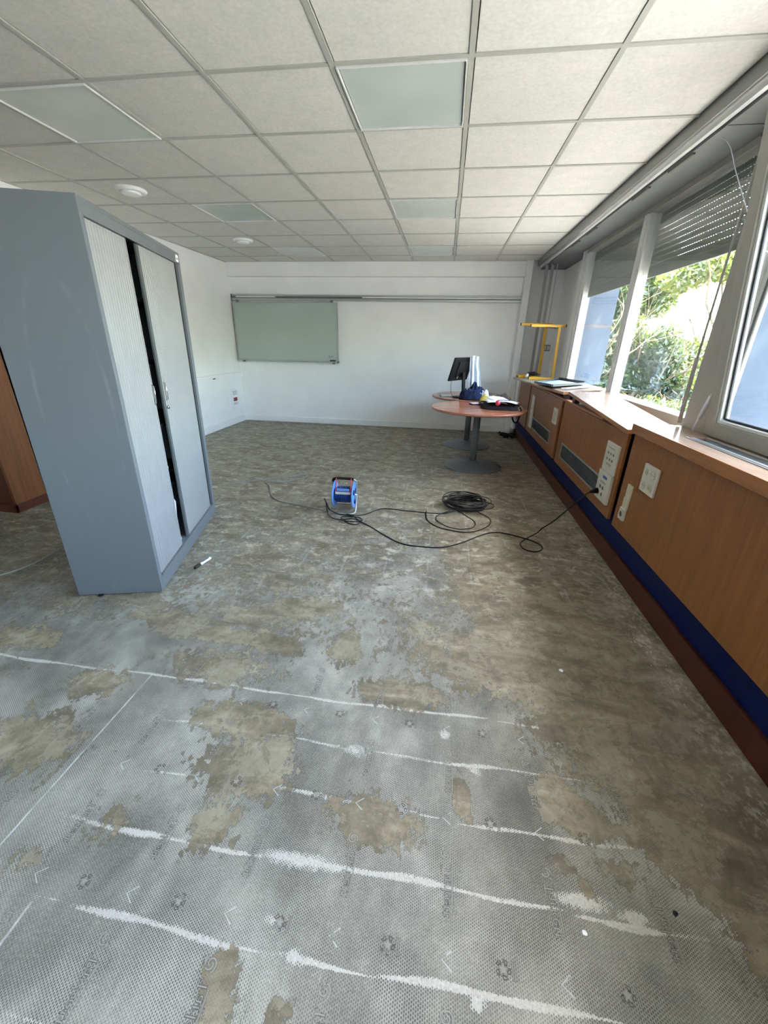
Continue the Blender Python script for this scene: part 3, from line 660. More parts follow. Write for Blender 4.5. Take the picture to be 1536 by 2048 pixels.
for k in range(13):
    o = link('slat', slat_me if k < 10 else solid_me, shut); o.location = (0, 0, 0.055 + k * SP)
bx('bottom_bar', M['shutter'], -0.010, 0.006, -L, L, 0.0, 0.055, shut, 0.003)
bx('guide_rail', M['greyframe'], -0.015, 0.015, -L - 0.03, -L + 0.01, -0.95, 0.60, shut)
bx('guide_rail', M['greyframe'], -0.015, 0.015, L - 0.01, L + 0.03, -0.95, 0.60, shut)
# crank rod of the shutter
rod = empty('crank_rod', (1.40, 2.645, 2.33), 0, 'long thin grey crank rod hanging beside the window pillar', 'crank rod')
G().tube([(0, 0, -0.02), (0, 0.004, -0.6), (0, 0.004, -1.02)], 0.006, 8).obj('rod', M['greyframe'], rod)
G().tube([(0, 0.004, -1.0), (0, 0.0, -1.2), (0, -0.012, -1.36)], 0.011, 10).obj('grip', M['greyframe'], rod)
G().lathe([(0.006, -0.03), (0.012, -0.02), (0.012, 0.03), (0.006, 0.04)], seg=12).obj('joint', M['alu'], rod)
for z in (0.0, -0.025): bx('bolt', M['darkrub'], -0.016, -0.010, -0.006, 0.006, z - 0.006, z + 0.006, rod)
bx('bracket', M['alu'], 0.0, 0.075, -0.012, 0.012, 0.02, 0.055, rod)
cordp = [(1.30, 2.93, 2.42), (1.345, 2.84, 2.34), (1.35, 2.72, 2.20), (1.35, 2.57, 2.04), (1.352, 2.41, 1.87), (1.36, 2.32, 1.79), (1.39, 2.22, 1.75)]
co = G().tube(catmull(cordp, 8), 0.0022, 6).obj('blind_cord', M['wcloth']); tag(co, 'thin white cord looping down from the blind track to the open window', 'cord')

# ================================================================== WINDOW 2 (near, sash tilted into the room)
W2 = struct(empty('window_2', (1.44, 0.75, 0.93)))
def P2(name, mat, x0, x1, y0, y1, z0, z1, bev=0.0):
    return bx(name, mat, x0 - 1.44, x1 - 1.44, y0 - 0.75, y1 - 0.75, z0 - 0.93, z1 - 0.93, W2, bev)
P2('frame_sill', M['greyframe'], 1.40, 1.54, -0.85, 2.37, 0.925, 0.965, 0.004)
P2('frame_jamb', M['greyframe'], 1.43, 1.446, 2.31, 2.37, 0.965, 2.39, 0.004)
P2('frame_seal', M['darkrub'], 1.426, 1.432, 2.32, 2.335, 0.965, 2.37)
P2('frame_head', M['greyframe'], 1.43, 1.54, -0.85, 2.31, 2.345, 2.39, 0.004)
P2('mullion', M['whitealu'], 1.44, 1.54, 0.80, 0.90, 0.965, 2.345, 0.004)
P2('frame_jamb', M['greyframe'], 1.43, 1.54, -0.85, -0.77, 0.965, 2.345, 0.004)
P2('glass_pane', M['glass'], 1.49, 1.496, -0.77, 0.80, 0.965, 2.345)
hy = 0.735; H_ = 1.36
g = G()
for sgn in (1, -1):
    a, b = sorted((sgn * hy, sgn * (hy - 0.072))); g.bbox(-0.055, 0.0, a, b, 0.0, H_, 0.003)
g.bbox(-0.055, 0.0, -hy + .072, hy - .072, 0.0, 0.072, 0.003); g.bbox(-0.055, 0.0, -hy + .072, hy - .072, H_ - 0.072, H_, 0.003)
sash = g.obj('sash', M['greyframe'], W2); sash.location = (1.435 - 1.44, 1.61 - 0.75, 0.968 - 0.93); sash.rotation_euler = (0, radians(-7.0), 0); sash['label'] = 'open sash tilted into the room'
def SP_(name, mat, x0, x1, y0, y1, z0, z1, bev=0.003): return bx(name, mat, x0, x1, y0, y1, z0, z1, sash, bev)
for sgn in (1, -1):
    a, b = sorted((sgn * (hy - 0.072), sgn * (hy - 0.092))); SP_('glazing_bead', M['whitealu'], -0.045, -0.004, a, b, 0.07, H_ - 0.07)
    a, b = sorted((sgn * (hy - 0.092), sgn * (hy - 0.104))); SP_('seal', M['darkrub'], -0.030, -0.020, a, b, 0.09, H_ - 0.09)
SP_('glazing_bead', M['whitealu'], -0.045, -0.004, -hy + .092, hy - .092, 0.072, 0.088)
SP_('glazing_bead', M['whitealu'], -0.045, -0.004, -hy + .092, hy - .092, H_ - 0.088, H_ - 0.072)
SP_('seal', M['darkrub'], -0.030, -0.020, -hy + .104, hy - .104, 0.088, 0.098)
SP_('glass_pane', M['glass'], -0.029, -0.022, -hy + .09, hy - .09, 0.08, H_ - 0.08, 0)
stay = empty('window_stay', (1.375, 2.42, 0.962), 0, 'slanting white stay arm between the worktop and the open sash', 'stay')
g = G(); g.tube([(0, 0.02, 0.0), (-0.002, -0.01, 0.085)], 0.0055, 8); g.tube([(-0.002, -0.008, 0.075), (-0.008, -0.060, 0.19)], 0.0105, 8); g.tube([(-0.008, -0.060, 0.185), (-0.012, -0.085, 0.235)], 0.007, 8)
g.obj('arm', M['paper'], stay)
bx('pivot', M['darkrub'], -0.014, 0.006, -0.10, -0.075, 0.215, 0.25, stay, 0.003)
# window 3 further behind
W3 = struct(empty('window_3', (1.5, -2.8, 0.93)))
for (nm, a) in (('frame_sill', (-1.6, 1.6, 0, 0.04)), ('frame_head', (-1.6, 1.6, 1.415, 1.46)), ('frame_jamb', (-1.6, -1.52, 0.04, 1.415)), ('frame_jamb', (1.52, 1.6, 0.04, 1.415)), ('mullion', (-0.05, 0.05, 0.04, 1.415))):
    bx(nm, M['whitealu'], -0.04, 0.04, a[0], a[1], a[2], a[3], W3, 0.004)
bx('glass_pane', M['glass'], 0, 0.006, -1.52, -0.05, 0.04, 1.415, W3); bx('glass_pane', M['glass'], 0, 0.006, 0.05, 1.52, 0.04, 1.415, W3)

# vertical blind pushed together in the far corner
vb = empty('vertical_blind', (1.25, 6.60, 2.395), 0, 'white vertical blind pushed together in the far window corner', 'blind')
for k in range(9):
    g = G(); a = 0.25 * (k % 3 - 1)
    x_ = -0.012 + k * 0.0185; y_ = (k % 4) * 0.045 - 0.06
    z0_, z1_ = -1.42, 0.0
    g.add([(x_, y_ - 0.016, z0_), (x_ + 0.008, y_, z0_), (x_ + 0.0165, y_ + 0.016, z0_), (x_, y_ - 0.016, z1_), (x_ + 0.008, y_, z1_), (x_ + 0.0165, y_ + 0.016, z1_)],
          [(0, 1, 4, 3), (1, 2, 5, 4)], 0)
    o = g.obj('louvre', M['blinds'], vb); md = o.modifiers.new('thick', 'SOLIDIFY'); md.thickness = 0.0022
bx('headrail', M['whitealu'], -0.02, 0.16, -0.12, 0.12, -0.002, 0.012, vb)

# ================================================================== WINDOW-SIDE CASING
def casing(y0, y1, label, z1=0.880, x=1.16):
    e = empty('casing_panel', (x, (y0 + y1) / 2, 0.30), 0, label, 'panel', 'oak veneered casing panels below the windows')
    h = (y1 - y0) / 2
    bx('board', M['oak'], 0, 0.019, -h, h, 0, z1 - 0.30, e, 0.002)
    bx('mounting_batten', M['void'], 0.019, 0.057, -h + 0.10, -h + 0.13, 0, z1 - 0.30, e, 0.001)
    bx('mounting_batten', M['void'], 0.019, 0.057, h - 0.13, h - 0.10, 0, z1 - 0.30, e, 0.001)
    return e
def grille(e, y0, y1, z0, z1):
    ox, oy, oz = e.location; a, b = y0 - oy, y1 - oy; c, d = z0 - oz, z1 - oz
    g = G(); bw = 0.012
    for q in ((a, b, c, c + bw), (a, b, d - bw, d), (a, a + bw, c + bw, d - bw), (b - bw, b, c + bw, d - bw)): g.bbox(-0.007, 0.0, *q, 0.002)
    fr = g.obj('grille', M['alu'], e)
    bx('backing', M['void'], -0.0012, -0.0004, a + bw, b - bw, c + bw, d - bw, fr)
    n = 9; hgt = (d - c - 2 * bw) / n
    me = G().box(-0.006, -0.001, a + bw, b - bw, 0, hgt * 0.26).mesh('slat', M['steel'])
    for k in range(n):
        o = link('slat', me, fr); o.location = (0, 0, c + bw + (k + .35) * hgt)
def plate(e, name, y0, y1, z0, z1, mat, th=0.012, holes=(), hmat=None, hr=0.017, extra=None):
    ox, oy, oz = e.location
    p = bx(name, mat, -th, 0, y0 - oy, y1 - oy, z0 - oz, z1 - oz, e, 0.004)
    for (hy_, hz_) in holes:
        g = G().lathe([(hr, -th - 0.0045), (hr * 0.97, -th - 0.001), (hr * 0.80, -th - 0.0008)], c=(0, hy_ - oy, hz_ - oz), axis='X', seg=20, cap=False)
        g.lathe([(hr * .82, -th - 0.0012), (0.001, -th - 0.0012)], c=(0, hy_ - oy, hz_ - oz), axis='X', seg=20, mi=1, cap=False)
        for s_ in (-1, 1): g.lathe([(0.003, -th - 0.002), (0.0005, -th - 0.002)], c=(0, hy_ - oy + s_ * 0.0095, hz_ - oz), axis='X', seg=8, mi=2, cap=False)
        g.obj('outlet', [mat, M['sockhole'] if hmat is None else hmat, M['void']], p)
    return p
p3 = casing(0.05, 2.60, 'wide oak casing panel in the right foreground with square four-outlet socket', 0.914)
plate(p3, 'socket_plate', 2.202, 2.360, 0.632, 0.786, M['socket'], 0.014, [(2.318, 0.745), (2.245, 0.745), (2.318, 0.670), (2.245, 0.670)], hr=0.024, hmat=M['cream'])
plate(p3, 'switch_plate', 2.438, 2.502, 0.535, 0.617, M['cream'], 0.010)
plate(p3, 'switch_plate', 2.441, 2.505, 0.462, 0.533, M['cream'], 0.012)
plate(p3, 'socket_plate', 2.446, 2.514, 0.388, 0.462, M['socket'], 0.016, [(2.480, 0.425)], hr=0.022)
p2 = casing(2.68, 4.17, 'middle oak casing panel with long vent grille and stacked white sockets')
grille(p2, 2.96, 3.99, 0.385, 0.525)
u = plate(p2, 'socket_plate', 2.73, 2.935, 0.585, 0.785, M['socket'], 0.014, [(2.875, 0.715), (2.830, 0.715), (2.785, 0.715), (2.875, 0.675), (2.830, 0.675), (2.785, 0.675)], hr=0.010, hmat=M['void'])
l_ = plate(p2, 'socket_plate', 2.725, 2.942, 0.382, 0.582, M['socket'], 0.020, [(2.865, 0.430), (2.815, 0.430), (2.865, 0.475), (2.815, 0.475)], hr=0.016)
ox, oy, oz = p2.location
def ink_lines(par, y0, y1, zs, th, mat=None):
    g = G()
    for z in zs: 
        yy = y0; q = random.Random(int(z * 1000))
        while yy < y1 - 0.004:
            w_ = q.uniform(0.006, 0.014); g.box(-th - 0.0006, -th, yy - oy, min(yy + w_, y1) - oy, z - oz - 0.0022, z - oz + 0.0022); yy += w_ + 0.003
    g.obj('fine_print', mat or M['ink'], par)['kind'] = 'stuff'
ink_lines(u, 2.79, 2.88, (0.645, 0.637), 0.014); ink_lines(u, 2.78, 2.885, (0.75,), 0.014)
ink_lines(l_, 2.79, 2.88, (0.515, 0.507), 0.020)
bx('blue_mark', M['mbl'], -0.0212, -0.020, 2.785 - oy, 2.855 - oy, 0.541 - oz, 0.560 - oz, l_)
p1 = casing(4.25, 5.80, 'far oak casing panel with small vent grille and tall narrow socket strip')
grille(p1, 4.49, 5.44, 0.39, 0.53)
plate(p1, 'socket_plate', 5.455, 5.60, 0.376, 0.784, M['socket'], 0.014, [(5.53, 0.47), (5.53, 0.55), (5.53, 0.62)], hr=0.016)
plate(p1, 'socket_plate', 4.32, 4.47, 0.632, 0.786, M['socket'], 0.014, [(4.43, 0.745), (4.36, 0.745), (4.43, 0.67), (4.36, 0.67)], hr=0.018, hmat=M['cream'])
p0 = casing(5.86, 6.66, 'narrow oak casing panel beside the back wall pilaster')
bx('corner_post', M['wall'], 1.14, 1.20, 6.70, 6.89, 0.126, 0.88)['kind'] = 'structure'
bpy.data.objects['corner_post'].name = 'trim_3'

# worktops: boards, two of them loose and tilted
def slab(name, c, mats, label, cat='worktop', cuts=None):
    """c: four top corners (front-near, front-far, back-far, back-near); thickness from t"""
    g = G(); t = cuts
    top = [Vector(p) for p in c]; bot = [p - Vector((0, 0, t)) for p in top]
    cen = sum(top, Vector()) / 4; cen.z = min(p.z for p in bot)
    vs = [p - cen for p in top + bot]
    g.add(vs, [(0, 3, 2, 1)], 0); g.add(vs, [(4, 5, 6, 7)], 1)
    g.add(vs, [(0, 1, 5, 4), (1, 2, 6, 5), (2, 3, 7, 6), (3, 0, 4, 7)], 1)
    me = g.mesh(name, mats); bm = bmesh.new(); bm.from_mesh(me); bmesh.ops.remove_doubles(bm, verts=bm.verts, dist=1e-5); bmesh.ops.recalc_face_normals(bm, faces=bm.faces)
    bmesh.ops.bevel(bm, geom=list(bm.edges), offset=0.0015, segments=1, affect='EDGES'); bm.to_mesh(me); bm.free()
    o = link(name, me); o.location = cen; return tag(o, label, cat)
wt3 = empty('worktop', (1.27, 1.33, 0.905), 0, 'oak edged worktop in the right foreground with slotted metal grille', 'worktop')
def T3(name, mat, x0, x1, y0, y1, z0, z1, bev=0.0): return bx(name, mat, x0 - 1.27, x1 - 1.27, y0 - 1.33, y1 - 1.33, z0 - 0.905, z1 - 0.905, wt3, bev)
T3('front_board', M['top'], 1.148, 1.243, 0.05, 2.61, 0.915, 0.958)
T3('end_board', M['top'], 1.243, 1.399, 2.245, 2.61, 0.915, 0.958)
T3('back_board', M['top'], 1.352, 1.399, 0.05, 2.245, 0.915, 0.958)
T3('edging', M['topedge'], 1.138, 1.148, 0.05, 2.612, 0.905, 0.9585, 0.002)
T3('end_edging', M['topedge'], 1.148, 1.399, 2.61, 2.614, 0.905, 0.958)
T3('grille_frame', M['alu'], 1.243, 1.251, 0.05, 2.245, 0.93, 0.963, 0.002)
T3('grille_frame', M['darkrub'], 1.251, 1.262, 0.05, 2.235, 0.93, 0.950)
T3('grille_frame', M['alu'], 1.262, 1.280, 0.05, 2.235, 0.93, 0.962, 0.002)
T3('grille_frame', M['alu'], 1.338, 1.352, 0.05, 2.245, 0.93, 0.962, 0.002)
g = G(); yy = 0.06
while yy < 2.16:
    g.box(1.282 - 1.27, 1.338 - 1.27, yy - 1.33, yy + 0.004 - 1.33, 0.03, 0.052); yy += 0.0095
sg = g.obj('grille_bars', M['steel'], wt3); sg['kind'] = 'stuff'
T3('grille_pan', M['void'], 1.262, 1.338, 0.05, 2.235, 0.925, 0.93)
slab('worktop', [(1.135, 2.655, 0.9115), (1.135, 4.02, 0.992), (1.495, 4.02, 0.998), (1.40, 2.655, 0.935)], [M['top2'], M['oak_y']], 'loose glossy worktop board tilted up at its far end, middle of the row', cuts=0.028)
slab('worktop', [(1.13, 4.17, 0.969), (1.035, 5.33, 0.950), (1.46, 5.50, 0.975), (1.50, 4.22, 0.996)], [M['top2'], M['oak_y']], 'loose worktop board under the black tray, skewed on the casing', cuts=0.024)
slab('worktop', [(1.085, 5.40, 0.946), (0.965, 6.16, 0.946), (1.40, 6.55, 0.946), (1.54, 5.56, 0.946)], [M['pale_top'], M['pale_top']], 'pale loose shelf board under the yellow trestle, far corner', cuts=0.022)
# wooden batten / rail under the loose boards
b_ = bx('batten', M['oak_y'], 1.165, 1.21, 3.16, 5.84, 0.881, 0.900, None, 0.002); tag(b_, 'narrow wooden batten carrying the tilted worktop boards', 'batten')
for (yv, zv) in ((3.20, 0.920), (4.30, 0.938), (5.2, 0.922)):
    pass
blk = bx('packing_block', M['skirt'], 1.17, 1.21, 3.90, 3.98, 0.901, 0.955, None, 0.002); tag(blk, 'small dark packing block holding up the middle worktop board', 'block')
blk = bx('packing_block', M['skirt'], 1.17, 1.21, 4.22, 4.30, 0.901, 0.942, None, 0.002); tag(blk, 'small dark packing block under the board with the black tray', 'block')

# ================================================================== THINGS ON THE CASING
tray = empty('black_tray', (1.28, 4.93, 0.985), radians(0), 'dark framed tray with grey mat lying on loose worktop by the window', 'tray')
c = [(1.10, 4.50), (1.02, 4.97), (1.40, 5.44), (1.50, 4.78)]
c = [(x - 1.28, y - 4.93) for x, y in c]
g = G(); 
def rim(g, a, b, h=0.022, wd=0.02):
    d = Vector((b[0] - a[0], b[1] - a[1])).normalized(); n = Vector((-d.y, d.x)) * wd / 2
    g.prism([(a[0] + n.x, a[1] + n.y), (a[0] - n.x, a[1] - n.y), (b[0] - n.x, b[1] - n.y), (b[0] + n.x, b[1] + n.y)], 0.002, h)
for i in range(4): rim(g, c[i], c[(i + 1) % 4], 0.022 if i != 2 else 0.034)
g.obj('rim', M['traydark'], tray)
G().prism(c[::-1] if False else c, 0.0, 0.006).obj('base', M['traydark'], tray)
cc = [(x * 0.8, y * 0.8) for x, y in c]; G().prism(cc, 0.006, 0.010).obj('mat', M['greytray'], tray)
tray.rotation_euler = (radians(-0.9), radians(-2.0), 0)
pp = G().prism([(0, 0), (0.24, 0.10), (0.28, 0.02), (0.05, -0.06)], 0, 0.003).obj('paper_sheet', M['paper']); pp.location = (1.17, 4.42, 0.981); pp.rotation_euler = (0, radians(-4), 0)
tag(pp, 'white paper sheets beside the black tray on loose worktop', 'paper')
yf = empty('yellow_trestle', (1.25, 6.1, 0.947), 0, 'yellow square-tube steel trestle standing on the boards in far corner', 'trestle')
def YB(nm, a, b, mat=M['yellow'], w_=0.032):
    a = Vector(a); b = Vector(b); d = b - a; g = G(); ln = d.length; g.bbox(-w_ / 2, w_ / 2, -w_ / 2, w_ / 2, 0, ln, 0.003)
    g.xform(Matrix.Translation(a) @ d.to_track_quat('Z', 'Y').to_matrix().to_4x4()); return g.obj(nm, mat, yf)
o_ = Vector((1.25, 6.1, 0.947))
def yl(x, y, z): return tuple(Vector((x, y, z)) - o_)
YB('top_bar', yl(1.055, 5.90, 1.605), yl(1.475, 5.90, 1.605)); YB('upright', yl(1.425, 5.90, 0.965), yl(1.405, 5.90, 1.59)); YB('foot', yl(1.12, 5.90, 0.964), yl(1.43, 5.90, 0.964))
YB('top_bar', yl(0.995, 6.32, 1.635), yl(1.40, 6.32, 1.635)); YB('upright', yl(1.335, 6.32, 0.965), yl(1.325, 6.32, 1.62)); YB('foot', yl(1.02, 6.32, 0.964), yl(1.34, 6.32, 0.964))
YB('end_cap', yl(1.475, 5.90, 1.605), yl(1.487, 5.90, 1.605), M['black'], 0.034); YB('end_cap', yl(1.045, 5.90, 1.605), yl(1.056, 5.90, 1.605), M['black'], 0.034)
YB('end_cap', yl(0.985, 6.32, 1.635), yl(0.996, 6.32, 1.635), M['black'], 0.034)
YB('brace', yl(1.40, 5.91, 1.575), yl(1.325, 6.31, 1.60), M['steel'], 0.014)
def tool(name, loc, rz, parts, label, cat):
    e = empty(name, loc, rz, label, cat)
    for nm, fn, mt in parts: fn(G()).obj(nm, mt, e)
    return e
tool('yellow_case', (1.06, 6.17, 0.947), 0.3, [('case', lambda g: g.bbox(-0.05, 0.05, -0.03, 0.03, 0, 0.035, 0.006), M['yellow']), ('lid_edge', lambda g: g.bbox(-0.052, -0.045, -0.025, 0.025, 0.005, 0.03, 0.002), M['black'])], 'small yellow plastic case at the left end of the pale board', 'case')
tool('drill', (1.19, 6.05, 0.947), -0.5, [('body', lambda g: g.tube([(-0.06, 0, 0.06), (0.02, 0, 0.065), (0.075, 0, 0.06)], [0.022, 0.03, 0.014], 12), M['black']), ('grip', lambda g: g.tube([(-0.02, 0, 0.055), (-0.035, 0.0, 0.02), (-0.03, 0.0, 0.0)], [0.016, 0.015, 0.02], 10), M['black']), ('chuck', lambda g: g.tube([(0.075, 0, 0.06), (0.11, 0, 0.055)], 0.010, 10), M['steel'])], 'black power drill among the tools on the pale board', 'tool')
tool('white_connector', (1.125, 6.05, 0.947), 0.9, [('shell', lambda g: g.tube([(-0.03, 0, 0.02), (0.0, 0, 0.045), (0.03, 0, 0.06)], [0.018, 0.02, 0.012], 10), M['socket']), ('tail', lambda g: g.tube(catmull([(0.03, 0, 0.06), (0.06, 0.01, 0.04), (0.08, 0.0, 0.006), (0.14, 0.02, 0.005)], 5), 0.004, 6), M['cable'])], 'white plug connector leaning beside the drill on the pale board', 'plug')

# sockets on the recessed back wall
sq = empty('wall_socket', (1.53, 7.03, 1.335), 0, 'grey double switch plate on the back wall behind the yellow trestle', 'socket')
bx('plate', M['ink'], -0.055, 0.055, -0.012, 0, -0.045, 0.045, sq, 0.003)
for a in (-1, 1): bx('rocker', M['cream'], a * 0.026 - 0.02, a * 0.026 + 0.02, -0.017, -0.012, -0.03, 0.03, sq, 0.002)

# ================================================================== LEFT WALL: trunking, notice
tk = empty('cable_trunking', (-3.56, 5.0, 0.79), 0, 'white horizontal cable trunking along the left wall', 'trunking')
bx('body', M['wall_trim'], 0, 0.045, -1.95, 2.0, -0.055, 0.055, tk, 0.004)
bx('cover', M['wall_trim'], 0.045, 0.049, -1.95, 2.0, -0.03, 0.03, tk, 0.001)
so = bx('socket_plate', M['socket'], 0.045, 0.056, -2.02, -1.86, -0.04, 0.04, tk, 0.003)
for k in (-1.98, -1.90):
    g = G().lathe([(0.026, 0.0565), (0.024, 0.0575), (0.001, 0.0575)], c=(0, k, 0), axis='X', seg=20, cap=False); g.obj('outlet', M['cream'], so)
    G().lathe([(0.018, 0.0585), (0.001, 0.0585)], c=(0, k, 0), axis='X', seg=16, cap=False).obj('recess', M['sockhole'], so)
bx('outlet_cover', M['ink'], 0.049, 0.053, 1.02, 1.10, -0.006, 0.012, tk, 0.001)
nb = empty('notice_board', (-3.56, 6.73, 0.41), 0, 'small white notice with dark red block, low on left wall', 'notice')
bx('plate', M['wall_trim'], 0, 0.006, -0.11, 0.11, -0.17, 0.17, nb, 0.002)
bx('red_block', M['dkred'], 0.006, 0.0075, -0.06, 0.065, -0.035, 0.025, nb)
g = G(); q = random.Random(4)
for k, z in enumerate((0.13, 0.118, 0.104, 0.088, 0.075, -0.06, -0.075, -0.09)):
    yy = -0.07
    while yy < 0.07: w_ = q.uniform(0.01, 0.03); g.box(0.006, 0.0068, yy, min(yy + w_, 0.075), z - 0.003, z + 0.003); yy += w_ + 0.006
g.obj('fine_print', M['ink'], nb)['kind'] = 'stuff'

# ================================================================== BACK WALL: rail and whiteboard
rl = empty('picture_rail', (-1.22, 7.03, 1.995), 0, 'long double aluminium hanging rail across the back wall', 'rail')
bx('upper_rail', M['alu'], -2.32, 2.32, -0.045, 0, 0.018, 0.042, rl, 0.004)
bx('lower_rail', M['alu'], -2.32, 2.32, -0.052, 0, -0.045, -0.010, rl, 0.006)
bx('web', M['steel'], -2.32, 2.32, -0.02, 0, -0.012, 0.02, rl)
bx('insert', M['wall_trim'], -2.25, -1.58, -0.050, -0.02, 0.0, 0.016, rl, 0.003); bx('insert', M['wall_trim'], -0.15, 2.30, -0.050, -0.02, 0.0, 0.016, rl, 0.003)
for a in (-2.325, 2.325): bx('end_cap', M['steel'], a - 0.008, a + 0.008, -0.055, 0, -0.05, 0.045, rl, 0.002)
wbd = empty('whiteboard', (-2.652, 6.975, 1.485), 0, 'pale grey-green whiteboard hanging from rail at left', 'whiteboard')
bx('panel', M['board'], -0.87, 0.87, 0.0, 0.014, -0.43, 0.43, wbd)
for nm, a in (('frame_edge', (-0.885, 0.885, 0.43, 0.445)), ('frame_edge', (-0.885, -0.870, -0.43, 0.43)), ('frame_edge', (0.870, 0.885, -0.43, 0.43))): bx(nm, M['alu'], a[0], a[1], -0.012, 0.02, a[2], a[3], wbd, 0.003)
bx('pen_ledge', M['alu'], -0.885, 0.885, -0.05, 0.02, -0.452, -0.43, wbd, 0.004)
for a in (-0.80, 0.79): bx('hanger', M['steel'], a - 0.02, a + 0.02, 0.0, 0.02, 0.445, 0.475, wbd, 0.003)
for a in (-0.79, 0.80): bx('spacer', M['steel'], a - 0.018, a + 0.018, -0.02, 0.03, -0.475, -0.452, wbd, 0.004)
bx('corner_cap', M['steel'], 0.872, 0.892, -0.052, 0.02, -0.458, -0.425, wbd, 0.004)
g = G(); g.box(0.72, 0.732, -0.0012, 0, -0.37, -0.34); g.box(0.72, 0.75, -0.0012, 0, -0.375, -0.368); g.box(0.76, 0.772, -0.0012, 0, -0.37, -0.348); g.box(0.772, 0.79, -0.0012, 0, -0.356, -0.348); g.obj('maker_mark', M['ink'], wbd)
er = G().bbox(-0.045, 0.045, -0.02, 0.02, 0, 0.018, 0.004).obj('board_eraser', M['black']); er.location = (-1.86, 6.945, 1.056); tag(er, 'small black eraser on whiteboard ledge, right corner', 'eraser')

# ================================================================== GREY TAMBOUR CABINET
CAB_T = atan2(0.9639, -0.2663)
cab = empty('tambour_cabinet', (-1.543, 1.784, 0.0), CAB_T, 'tall grey metal tambour cabinet with doors slightly ajar', 'cabinet')
cab.rotation_euler = (0.0076, 0.003, CAB_T)
W_, D_, HC = 1.222, 0.45, 1.906
def CB(nm, mat, x0, x1, y0, y1, z0, z1, bev=0.0, par=None): return bx(nm, mat, x0, x1, y0, y1, z0, z1, par or cab, bev)
CB('side_panel', M['cabgrey'], 0, 0.020, 0.0, D_, 0.004, HC, 0.002)
CB('side_panel', M['cabgrey'], W_ - 0.020, W_, 0.0, D_, 0.004, HC, 0.002)
CB('top_panel', M['cabgrey'], 0.020, W_ - 0.020, 0.0, D_, HC - 0.020, HC, 0.001)
CB('back_panel', M['cabgrey'], 0.020, W_ - 0.020, D_ - 0.012, D_, 0.03, HC - 0.02)
CB('bottom_panel', M['cabgrey'], 0.020, W_ - 0.020, 0.012, D_ - 0.012, 0.06, 0.085)
CB('plinth', M['cabgrey'], 0.020, W_ - 0.020, 0.0, 0.014, 0.004, 0.090, 0.002)
CB('header', M['cabgrey'], 0.020, W_ - 0.020, 0.0, 0.014, HC - 0.068, HC - 0.02, 0.002)
CB('jamb', M['cabgrey'], 0.020, 0.032, 0.0, 0.016, 0.090, HC - 0.068, 0.001)
CB('jamb', M['cabgrey'], W_ - 0.052, W_ - 0.020, 0.0, 0.016, 0.090, HC - 0.068, 0.001)
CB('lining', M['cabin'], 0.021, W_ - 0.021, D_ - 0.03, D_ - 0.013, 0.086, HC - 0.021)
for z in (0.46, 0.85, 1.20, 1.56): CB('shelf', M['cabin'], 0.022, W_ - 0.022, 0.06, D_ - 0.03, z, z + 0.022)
def tambour(x0, x1, nm='tambour_door'):
    g = G(); pitch = 0.0255; n = int(round((x1 - x0) / pitch)); pitch = (x1 - x0) / n; prof = []
    for k in range(n):
        a = x0 + k * pitch
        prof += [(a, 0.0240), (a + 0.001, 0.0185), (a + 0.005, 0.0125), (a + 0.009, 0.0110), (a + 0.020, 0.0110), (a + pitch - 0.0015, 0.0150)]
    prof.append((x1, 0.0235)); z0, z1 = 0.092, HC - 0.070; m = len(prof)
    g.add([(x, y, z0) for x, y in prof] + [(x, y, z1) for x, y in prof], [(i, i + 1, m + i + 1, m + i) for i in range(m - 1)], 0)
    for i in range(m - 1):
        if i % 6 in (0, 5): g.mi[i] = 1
    g.quad((x0, 0.026, z0), (x0, 0.026, z1), (x1, 0.026, z1), (x1, 0.026, z0)); return g.obj(nm, [M['rib'], M['cabdark']], cab)
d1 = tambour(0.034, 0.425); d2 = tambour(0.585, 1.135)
CB('lead_rail', M['rib'], 0.425, 0.435, 0.012, 0.024, 0.092, HC - 0.070, 0.001, d1)
CB('lead_rail', M['cabdark'], 0.552, 0.585, 0.013, 0.024, 0.092, HC - 0.070, 0.001, d2)
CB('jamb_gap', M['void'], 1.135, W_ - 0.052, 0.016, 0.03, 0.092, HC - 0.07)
for par, x, zc in ((d1, 0.418, 1.07), (d2, 0.600, 1.07)):
    g = G(); g.tube([(x, 0.012, zc - 0.050), (x, 0.002, zc - 0.047), (x, 0.001, zc), (x, 0.002, zc + 0.047), (x, 0.012, zc + 0.050)], 0.003, 8); g.bbox(x - 0.006, x + 0.006, 0.008, 0.013, zc - 0.058, zc + 0.058, 0.002); g.obj('handle', M['chrome'], par)
G().lathe([(0.011, 0.013), (0.011, 0.004), (0.008, 0.002), (0.001, 0.002)], c=(0.598, 0, 0.973), axis='Y', seg=20).obj('lock', M['chrome'], d2)
tgp = CB('name_plate', M['paper'], 1.148, 1.195, -0.0015, 0.0, HC - 0.058, HC - 0.018)
CB('plate_window', M['ink'], 1.158, 1.180, -0.0022, -0.0015, HC - 0.046, HC - 0.034, 0, tgp)
for a in (0.06, W_ - 0.06): G().lathe([(0.018, 0.0), (0.018, 0.006)], c=(a, 0.03, 0), seg=16).obj('levelling_foot', M['black'], cab)
G().lathe([(0.014, 0.0), (0.014, 0.007)], c=(-0.006, 0.33, 0), seg=16).obj('levelling_foot', M['black'], cab)
